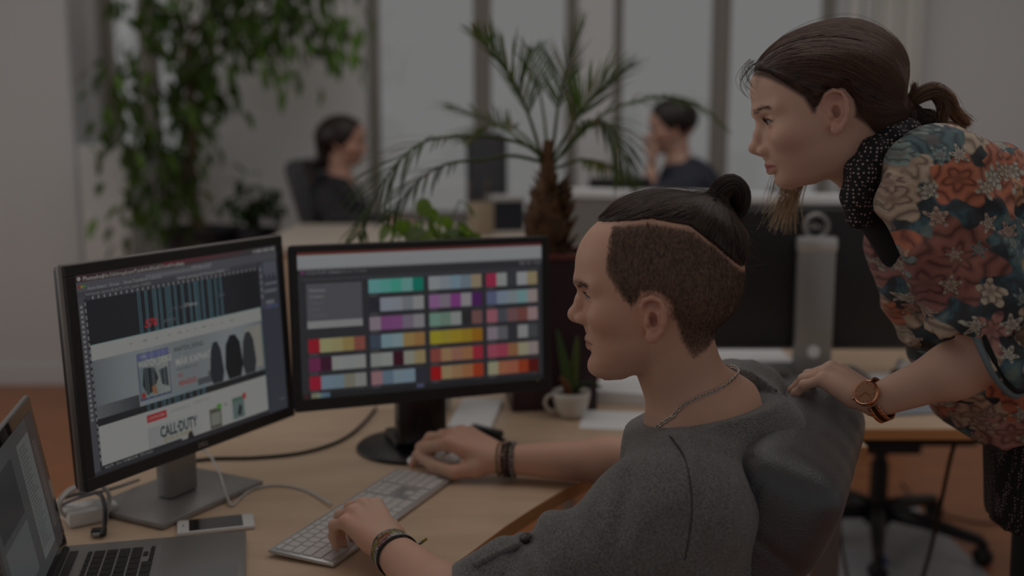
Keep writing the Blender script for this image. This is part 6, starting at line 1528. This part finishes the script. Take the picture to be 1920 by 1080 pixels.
fronds = [  # rachis pixels with depth offsets, leaflet length, droop, where leaflets start
    ([(1024, 330, 0), (1006, 262, -.02), (985, 200, -.04), (958, 142, -.06), (925, 100, -.08), (888, 62, -.10)], .13, .1, .35, 1),
    ([(1030, 320, 0), (1040, 250, .01), (1048, 190, .02), (1062, 125, .03), (1080, 80, .03), (1096, 42, .03)], .13, .12, .35, 1),
    ([(1024, 300, 0), (985, 272, -.05), (930, 258, -.10), (860, 256, -.16), (800, 264, -.22), (752, 298, -.27), (715, 350, -.30), (690, 400, -.30), (672, 442, -.28)], .15, .5, .30, 1),
    ([(1022, 300, 0), (975, 262, .05), (930, 232, .10), (880, 214, .14), (836, 204, .16)], .12, .2, .35, .8),
    ([(1032, 305, 0), (1062, 252, -.04), (1096, 200, -.08), (1135, 160, -.10), (1180, 128, -.10)], .15, .2, .35, 1.2),
    ([(1034, 310, 0), (1080, 262, .05), (1130, 216, .10), (1190, 190, .14), (1250, 182, .18), (1305, 196, .2), (1364, 242, .2)], .12, .5, .30, 1),
    ([(1022, 305, 0), (960, 292, -.08), (900, 300, -.14), (845, 306, -.2), (795, 330, -.25), (755, 372, -.28), (730, 410, -.30)], .11, .5, .45, .6),
    ([(1034, 315, 0), (1072, 262, .02), (1112, 232, -.02), (1146, 240, -.06), (1168, 290, -.08), (1188, 340, -.08)], .15, 1.0, .25, 1.3),
    ([(1022, 310, 0), (990, 262, .12), (950, 236, .2), (905, 240, .26), (870, 262, .3)], .11, .4, .4, .8),
    ([(1028, 300, 0), (1020, 220, .10), (1008, 150, .14), (996, 96, .16)], .09, .1, .55, .3),
    ([(1036, 318, 0), (1090, 300, .1), (1140, 310, .18), (1190, 345, .22)], .10, .7, .35, .9)]
for pts, ll, droop, st, dens in fronds:
    P_ = [Vector(at(u, v, 2.50+dy)) for u, v, dy in pts]; sp = smooth_path(P_, 9); n = len(sp)
    rc = MB().tube(sp, list(np.linspace(.0048, .0012, n)), 6); ra = np.zeros((len(rc.v), 3)); ra[:] = (.10, .13, .035)
    V = [tuple(v) for v in rc.v]; F = list(rc.f); T_ = [tuple(x) for x in ra]
    m_ = int(32*dens)
    for k in range(m_):
        t = st+(1-st)*(k/(m_-1)); i = t*(n-1); i0 = min(int(i), n-2); p = sp[i0].lerp(sp[i0+1], i-i0); tg = (sp[min(i0+2, n-1)]-sp[max(i0-1, 0)]).normalized()
        side = tg.cross(Vector((0, 0, 1))); side = side.normalized() if side.length > .1 else Vector((0, 1, 0)); upv = side.cross(tg).normalized()
        L_ = ll*(math.sin(math.pi*min(.98, .25+.72*(t-st)/(1-st)))**.7)*pr_.uniform(.85, 1.1)*1.05
        for s in (1, -1):
            d = (tg*.75+side*s*.62+upv*pr_.uniform(.0, .35)).normalized(); q = p; W_ = .0034*pr_.uniform(.7, 1.1); b = len(V); col = np.array((.055, .085, .028))*pr_.uniform(.55, 1.5); col = col if pr_.random() > .08 else np.array((.16, .12, .05))
            wv_ = d.cross(upv).normalized()
            for j in range(4):
                w = W_*(.5, 1., .8, .05)[j]; V += [tuple(q-wv_*w), tuple(q+wv_*w)]; T_ += [tuple(col)]*2
                d = (d+Vector((0, 0, -droop*.42*(j+1)*.5))).normalized(); q = q+d*L_/3
            for j in range(3): F.append((b+2*j, b+2*j+1, b+2*j+3, b+2*j+2))
    to_palm(mesh_obj('frond', V, F, M['leaf'], None, True, tint=T_))

# ------------------------------------------------------------------ leaves helper
def leaf_geo(L_, w, fold=.25, bend=.3, n=5):
    V = []; F = []
    for i in range(n+1):
        t = i/n; ww = w*math.sin(math.pi*min(1, t*.93+.05))**.8*(1-.25*t); z = -bend*L_*t*t; V += [(L_*t, -ww, z+fold*ww), (L_*t, 0, z), (L_*t, ww, z+fold*ww)]
    for i in range(n): a = 3*i; F += [(a, a+3, a+4, a+1), (a+1, a+4, a+5, a+2)]
    return V, F
# pothos in a small pot behind the palette monitor
pp = od(815, 780); pp = Vector((-.20, 2.44, DZ))
po = empty('potted_pothos', pp, 0, 'bright green pothos with heart leaves peeking above the palette monitor', 'plant')
MB().lathe([(0, 0), (.055, 0), (.075, .16), (.08, .17), (.072, .17), (.068, .155), (0, .15)], 32).build('pot', M['ceramic'], po, True, angle=40)
MB().lathe([(0, .150), (.068, .150), (0, .158)], 24).build('soil', M['soil'], po)
for k in range(34):
    u, v = (pr_.uniform(785, 880), pr_.uniform(372, 452)) if k < 22 else (pr_.uniform(720, 800), pr_.uniform(405, 460)); tgt = at(u, v, 2.44+pr_.uniform(-.07, .08))-pp
    L_ = pr_.uniform(.040, .060); V, F = leaf_geo(L_, L_*.42, .2, .35); c = np.array((.16, .25, .055))*pr_.uniform(.4, 1.25)
    yaw_ = math.atan2(tgt.y, tgt.x)+pr_.uniform(-.9, .9); o = mesh_obj('leaf', V, F, M['leaf'], po, True, tint=[tuple(c)]*len(V))
    o.location = tgt; o.rotation_euler = (pr_.uniform(-1.0, 1.0), pr_.uniform(.0, .9), yaw_)
    MB().tube(smooth_path([(0, 0, .15), (tgt.x*.35, tgt.y*.35, tgt.z*.75), tuple(tgt)], 5), .0018, 5).build('stem', mat('pothos_stem', (.12, .18, .05), .5) if k == 0 else bpy.data.materials['pothos_stem'], po, True)

# ------------------------------------------------------------------ tall ficus by the left window
sb_ = empty('plant_bench', (-1.62, 5.35, 0), 0, 'low pale bench under the window holding the two dark flower pots', 'bench')
MB().box((-.26, -.2, .50), (.46, .2, .54), .005).build('top', mat('bench_top', (.55, .47, .38), .5), sb_)
for x in (-.22, .42): MB().box((x-.03, -.18, 0), (x+.03, .18, .5), .004).build('leg', M['desk_edge'], sb_)
def pot(root, r, h): MB().lathe([(0, 0), (r*.75, 0), (r, h), (r*1.06, h), (r*1.06, h+.02), (r*.94, h+.02), (r*.92, h-.02), (0, h-.02)], 32).build('pot', M['pot_dark'], root, True, angle=35); MB().lathe([(0, h-.03), (r*.92, h-.03), (0, h-.01)], 24).build('soil', M['soil'], root)
fr0 = Vector((-1.56, 5.35, .54))
fi = empty('ficus_tree', fr0, 0, 'tall leafy ficus tree in a dark pot beside the left window', 'plant'); pot(fi, .19, .33)
def fl(u, v, Y=5.35): return at(u, v, Y)-fr0
MB().tube(smooth_path([(0, 0, .3), fl(366, 400), fl(358, 330), fl(362, 250), fl(356, 170), fl(350, 90)], 6), list(np.linspace(.035, .02, 31)), 10).build('trunk', M['bark'], fi, True)
branches = [([(358, 250), (330, 200), (280, 150), (230, 120)], 60), ([(356, 170), (380, 110), (430, 70), (480, 60)], 60), ([(352, 120), (420, 40), (520, 30), (600, 60)], 55), ([(350, 100), (330, 40), (290, 10), (240, 20)], 60), ([(352, 90), (400, 10), (500, -10), (560, 20), (590, 110)], 55), ([(480, 60), (500, 90), (520, 110), (540, 140)], 25),
            ([(360, 300), (330, 280), (290, 270), (270, 320)], 45), ([(360, 330), (300, 330), (260, 380), (245, 415)], 40), ([(600, 60), (640, 40), (652, 70), (640, 100)], 26), ([(362, 220), (390, 190), (410, 160), (420, 190)], 40), ([(350, 60), (450, 0), (560, -30), (640, 0)], 50), ([(362, 280), (340, 340), (330, 390), (360, 410)], 30), ([(230, 120), (218, 190), (225, 240), (240, 300)], 34)]
for bi_, (bp_, nl_) in enumerate(branches):
    dep = 5.35+pr_.uniform(-.3, .25); sp = [fl(u, v, 5.35+(dep-5.35)*min(1, i/2)) for i, (u, v) in enumerate(bp_)]; sp = smooth_path(sp, 6); n = len(sp)
    rc = MB().tube(sp, list(np.linspace(.012, .003, n)), 6); V = [tuple(v) for v in rc.v]; F = list(rc.f); T_ = [(.10, .07, .04)]*len(V)
    for k in range(int(nl_*1.4)):
        t = pr_.uniform(.15, 1); p = sp[int(t*(n-1))]+Vector(pr_.normal(0, .075, 3)); L_ = pr_.uniform(.07, .115); v_, f_ = leaf_geo(L_, L_*.24, .25, .35, 3)
        Mr = Matrix.Translation(p) @ Matrix.Rotation(pr_.uniform(0, 6.28), 4, 'Z') @ Matrix.Rotation(pr_.uniform(.2, 1.4), 4, 'Y') @ Matrix.Rotation(pr_.uniform(-.8, .8), 4, 'X'); b = len(V)
        br_ = pr_.uniform(.4, 1.3)*(2.0 if bi_ in (8, 5) or pr_.random() < .12 else 1.); c = np.array((.075, .135, .030))*br_
        V += [tuple(Mr @ Vector(q)) for q in v_]; F += [tuple(i+b for i in q) for q in f_]; T_ += [tuple(c)]*len(v_)
    o = tag(mesh_obj('leafy_branch', V, F, M['leaf'], fi, True, tint=T_), kind='stuff')
f2 = Vector((-1.28, 5.32, .54)); sp2 = empty('potted_plant', f2, 0, 'small leafy plant in a dark pot to the right of the ficus trunk', 'plant'); pot(sp2, .11, .33)
V = []; F = []; T_ = []
for k in range(70):
    p = Vector((pr_.normal(0, .07), pr_.normal(0, .06), .40+abs(pr_.normal(0, .10)))); L_ = pr_.uniform(.07, .11); v_, f_ = leaf_geo(L_, L_*.3, .25, .4, 3); Mr = Matrix.Translation(p) @ Matrix.Rotation(pr_.uniform(0, 6.28), 4, 'Z') @ Matrix.Rotation(pr_.uniform(-.6, 1.), 4, 'Y'); b = len(V)
    V += [tuple(Mr @ Vector(q)) for q in v_]; F += [tuple(i+b for i in q) for q in f_]; T_ += [tuple(np.array((.035, .07, .022))*pr_.uniform(.5, 1.5))]*len(v_)
tag(mesh_obj('foliage', V, F, M['leaf'], sp2, True, tint=T_), kind='stuff')
for k in range(4): MB().tube(smooth_path([(0, 0, .3), (pr_.uniform(-.03, .03), pr_.uniform(-.03, .03), .4), (pr_.uniform(-.08, .08), pr_.uniform(-.06, .06), .52)], 4), .004, 6).build('stem', M['bark'], sp2, True)

# ------------------------------------------------------------------ colleagues in the background
def far_person(name_label, face, yaw, head_c, pitch, jacket, skin, hair_c, arm_pts, chest_dir, hair_back=0.):
    f = np.array([math.cos(yaw), math.sin(yaw), 0]); l = np.cross((0, 0, 1.), f); f2 = f*math.cos(pitch)-np.array([0, 0, math.sin(pitch)]); z3 = np.cross(f2, l)
    T = T4(np.stack([f2, l, z3], 1), head_c); hd_ = lambda p: tp(T, p)
    Bq = Body(); head(Bq, T, face); nb = head_c+np.array([0, 0, -.19])-f*.04; ch_ = nb+np.array([0, 0, -.10])+chest_dir*.3; pv_ = nb+chest_dir-np.array([0, 0, .50])
    Bq.cone(hd_((-.02, 0, -.06)), nb, .05, .058, .02); Bq.cone(nb, ch_, .06, .11, .04); Bq.cone(ch_, pv_, .12, .13, .05)
    Sh = [ch_+l*s*.17+np.array([0, 0, .03]) for s in (1, -1)]
    for s_, (E_l, W_) in zip(Sh, arm_pts):
        E_l, W_ = np.array(E_l), np.array(W_); Bq.cone(nb, s_, .05, .05, .04); Bq.cone(s_, E_l, .048, .04, .03); Bq.cone(E_l, W_, .04, .027, .02)
        d = unit(W_-E_l); zz = np.array([0, 0, 1.]) if abs(d[2]) < .8 else -f; zz = unit(zz-d*np.dot(zz, d)); fingers(Bq, T4(np.stack([d, np.cross(zz, d), zz], 1), W_), [(5, 25, 30, 20), (1, 25, 30, 20), (-3, 28, 30, 20), (-8, 30, 30, 20)], [(.028, .030, -.012), (.055, .046, -.02), (.08, .048, -.03), (.098, .044, -.036)], .95)
    pts = np.array([head_c, pv_]+[np.array(q) for ap in arm_pts for q in ap]); lo, hi = pts.min(0)-.24, pts.max(0)+.24
    hl, hh = head_c-.16, head_c+.16
    mh_ = Bq.mesh(hl, hh, .004); mb_ = keep(Bq.mesh(lo, hi, .009), lambda v: ~inb(v, hl, hh, .006)); v_, f_ = join(mh_, mb_)
    root = empty('person', (pv_[0], pv_[1], .0), 0, name_label, 'person'); Lq = local(T, v_); tt = face_tint(Lq, face, skin, (.4, .18, .15), hair_c)
    shrink_origin(mesh_obj('body', v_, f_, M['skin'], None, True, tt), root)
    Hq = Body(); Hq.T = T
    def cap(X, Y, Z):
        X, Y, Z = np.broadcast_arrays(X, Y, Z); sx = HEADS[face]['sk'][0]; q = np.sqrt(((X-sx)/.106)**2+(Y/.0775)**2+((Z-.036)/.083)**2)+1e-9; q1 = np.sqrt(((X-sx)/.106**2)**2+(Y/.0775**2)**2+((Z-.036)/.083**2)**2)+1e-9
        g = np.minimum(.086-X-.6*np.clip(.085-Z, 0, 1)-.2*np.clip(.03-Z, 0, 1), Z+.05+.35*np.clip(-X-.02, 0, 1)); return q*(q-1)/q1-(-.004+.018*smoothstep(-.004, .02, g))
    Hq.fun(cap, (-.15, -.11, -.10), (.12, .11, .16), .001)
    if hair_back: Hq.cone((-.10, 0, .02), (-.10, 0, -.10), .05, .035, .03)
    Hq.T = None; hv_, hf_ = Hq.mesh(head_c-.19, head_c+.19, .005); shrink_origin(mesh_obj('hair', hv_, hf_, M['hair'], None, True, np.tile(np.array(hair_c), (len(hv_), 1))), root)
    J = Body(); J.cone(nb+np.array([0, 0, -.02])-f*.01, ch_, .075, .135, .04); J.cone(ch_, pv_+np.array([0, 0, .02]), .15, .16, .05)
    for s_, (E_l, W_) in zip(Sh, arm_pts):
        E_l, W_ = np.array(E_l), np.array(W_); J.cone(nb+np.array([0, 0, -.03]), s_, .06, .066, .04); J.cone(s_, E_l, .066, .056, .03)
        if hair_back: J.cone(E_l, E_l+(W_-E_l)*.85, .056, .042, .03)
    JC = Body(); JC.cone(nb+np.array([0, 0, .01]), nb+np.array([0, 0, .12])+f*.03, .062, .08, .01)
    if hair_back: JC.cone(nb+f*.10, ch_+f*.16+np.array([0, 0, -.12]), .055, .03, .02)
    FJ, *_ = JC.field(lo, hi, .008)
    jv_, jf_ = J.mesh(lo, hi, .008, lambda F, X, Y, Z: np.maximum(F+.004*np.sin(X*40+Z*50+Y*20)*np.sin(Y*35), -FJ)); shrink_origin(mesh_obj('jacket' if hair_back else 'shirt', jv_, jf_, jacket, None, True), root)
    if hair_back:
        I_ = Body(); I_.cone(nb+np.array([0, 0, -.02]), ch_, .066, .118, .03); I_.cone(ch_, pv_, .132, .14, .04); a_, b_ = I_.mesh(lo, hi, .012); shrink_origin(mesh_obj('blouse', a_, b_, mat('pale_blouse', (.5, .48, .47), .8, noise=(40, (.12, .12, .14))), None, True), root)
    Tq = Body()
    for s in (1, -1):
        hp_ = pv_+l*s*.09-np.array([0, 0, .02]); kn = hp_+f*.40; kn[2] = .50; an = kn+np.array([0, 0, -.42]); Tq.cone(hp_, kn, .09, .062, .04); Tq.cone(kn, an, .06, .042, .03); Tq.cone(an, an+f*.13+np.array([0, 0, -.03]), .04, .032, .02)
    Tq.cone(pv_+l*.08, pv_-l*.08, .11, .11, .05); lo2 = np.minimum(pv_, pv_+f*.6)-.25; hi2 = np.maximum(pv_, pv_+f*.6)+.25; lo2[2] = 0; hi2[2] = .72
    a_, b_ = Tq.mesh(lo2, hi2, .014); shrink_origin(mesh_obj('trousers', a_, b_, M['denim'], None, True), root)
    return root, pv_, f
h1 = apt(648, 268, 5.10)
fp1, pv1, f1 = far_person('blurred seated colleague in a black jacket facing right by the window', 'woman', R(-8), h1, R(4), mat('black_jacket', (.018, .018, .022), .7), (.56, .32, .24), (.022, .013, .010),
    [(apt(640, 420, 5.3), apt(740, 425, 5.2)), (apt(632, 415, 4.82), apt(735, 420, 4.78))], np.array([-.05, 0, 0]), 1.)
h2 = apt(1258, 238, 4.95)
fp2, pv2, f2_ = far_person('blurred seated man in a navy shirt holding his hand to his face', 'man', R(176), h2, R(10), M['navy'], (.56, .34, .26), (.018, .012, .010),
    [(apt(1215, 372, 4.78), apt(1222, 316, 4.84)), (apt(1215, 380, 5.15), apt(1130, 400, 5.1))], np.array([.16, 0, 0]), 0.)
def far_chair(label, c, fwd, m, top, w=.25, tilt=R(12), rz=0.):
    yaw = math.atan2(fwd[1], fwd[0]); r = empty('office_chair', (c[0], c[1], 0), yaw, label, 'chair')
    Mt = Matrix.Translation((-.22, 0, .50)) @ Matrix.Rotation(-tilt, 4, 'Y'); MB().box((-.05, -w, 0), (.05, w, top-.5), .045, Mt, 4).build('backrest', m, r, True, angle=40)
    MB().box((-.24, -.25, .42), (.26, .25, .50), .035, None, 3).build('seat', m, r, True, angle=40); star_base(r, (0, 0), post_top=.42, rot=rz)
    for s in (1, -1): MB().tube(smooth_path([(.1, s*.27, .44), (.12, s*.29, .62), (-.05, s*.29, .66), (-.22, s*.27, .62)], 5), .016, 8).build('armrest', M['black'], r, True)
    return r
far_chair('high black leather chair behind the blurred colleague in black', (pv1[0]+.33, pv1[1]-.03), f1, M['leather_far'], 1.27, .26, R(16))
far_chair('grey office chair under the blurred man in the navy shirt', (pv2[0]-.02, pv2[1]), f2_, mat('grey_blue_fabric', (.16, .18, .22), .8), 1.12, .24, R(12))
cx = at(922, 350, 4.95); far_chair('empty dark grey high-back chair standing between the two windows', (cx.x, 4.95), np.array([.1, -1., 0]), mat('slate_mesh', (.045, .046, .055), .6), 1.37, .10, R(6))
# desk, laptop and jar of the far row
fd = empty('far_desk', (.55, 4.55, 0), 0, 'far pale desk below the windows between the two colleagues', 'desk')
MB().box((-.35, -.35, .715), (.42, .35, .745), .004).build('tabletop', M['desk'], fd)
for x in (-.3, .37):
    for y in (-.3, .3): MB().box((x-.02, y-.02, 0), (x+.02, y+.02, .715)).build('leg', M['grey_plastic'], fd)
ls = at(1165, 335, 4.55); la = empty('far_monitor', (ls.x, 4.55, .745), R(8), 'small black screen standing in front of the man in the navy shirt', 'monitor')
MB().box((-.14, -.012, .235), (.13, .012, .435), .006).build('panel', M['black'], la, True, angle=30); MB().box((-.02, .012, 0), (.02, .03, .30), .003).build('neck', M['black'], la); MB().box((-.1, -.06, 0), (.1, .08, .012), .004).build('base', M['black'], la); MB().box((-.13, .0121, .245), (.12, .0125, .425)).build('screen', M['glass_black'], la)
jr = at(902, 410, 4.1); jv_ = empty('ceramic_jar', (jr.x, 4.1, .98), 0, 'beige ceramic jar with brushes on the low cabinet', 'jar'); jv_.location.x = min(jr.x, .02)
MB().lathe([(0, 0), (.045, 0), (.05, .02), (.05, .12), (.046, .13), (.042, .12), (.042, .02), (0, .015)], 28).build('body', M['beige'], jv_, True, angle=40)
for k in range(6): a = k*1.05; MB().tube([(.01*math.cos(a), .01*math.sin(a), .02), (.036*math.cos(a), .036*math.sin(a), .16), (.05*math.cos(a), .05*math.sin(a), .21)], [.003, .003, .006], 6).build('brush', M['bark'] if k % 2 else M['pot_dark'], jv_, True)
bt2 = at(968, 410, 4.2); wbx = empty('storage_box', (-.03, 4.32, .98), R(10), 'dark blue storage box on the low cabinet behind the palm trunk', 'box'); MB().box((-.07, -.06, 0), (.07, .06, .12), .004).build('body', M['pot_dark'], wbx); MB().box((-.073, -.063, .12), (.073, .063, .14), .004).build('lid', M['alu_light'], wbx)
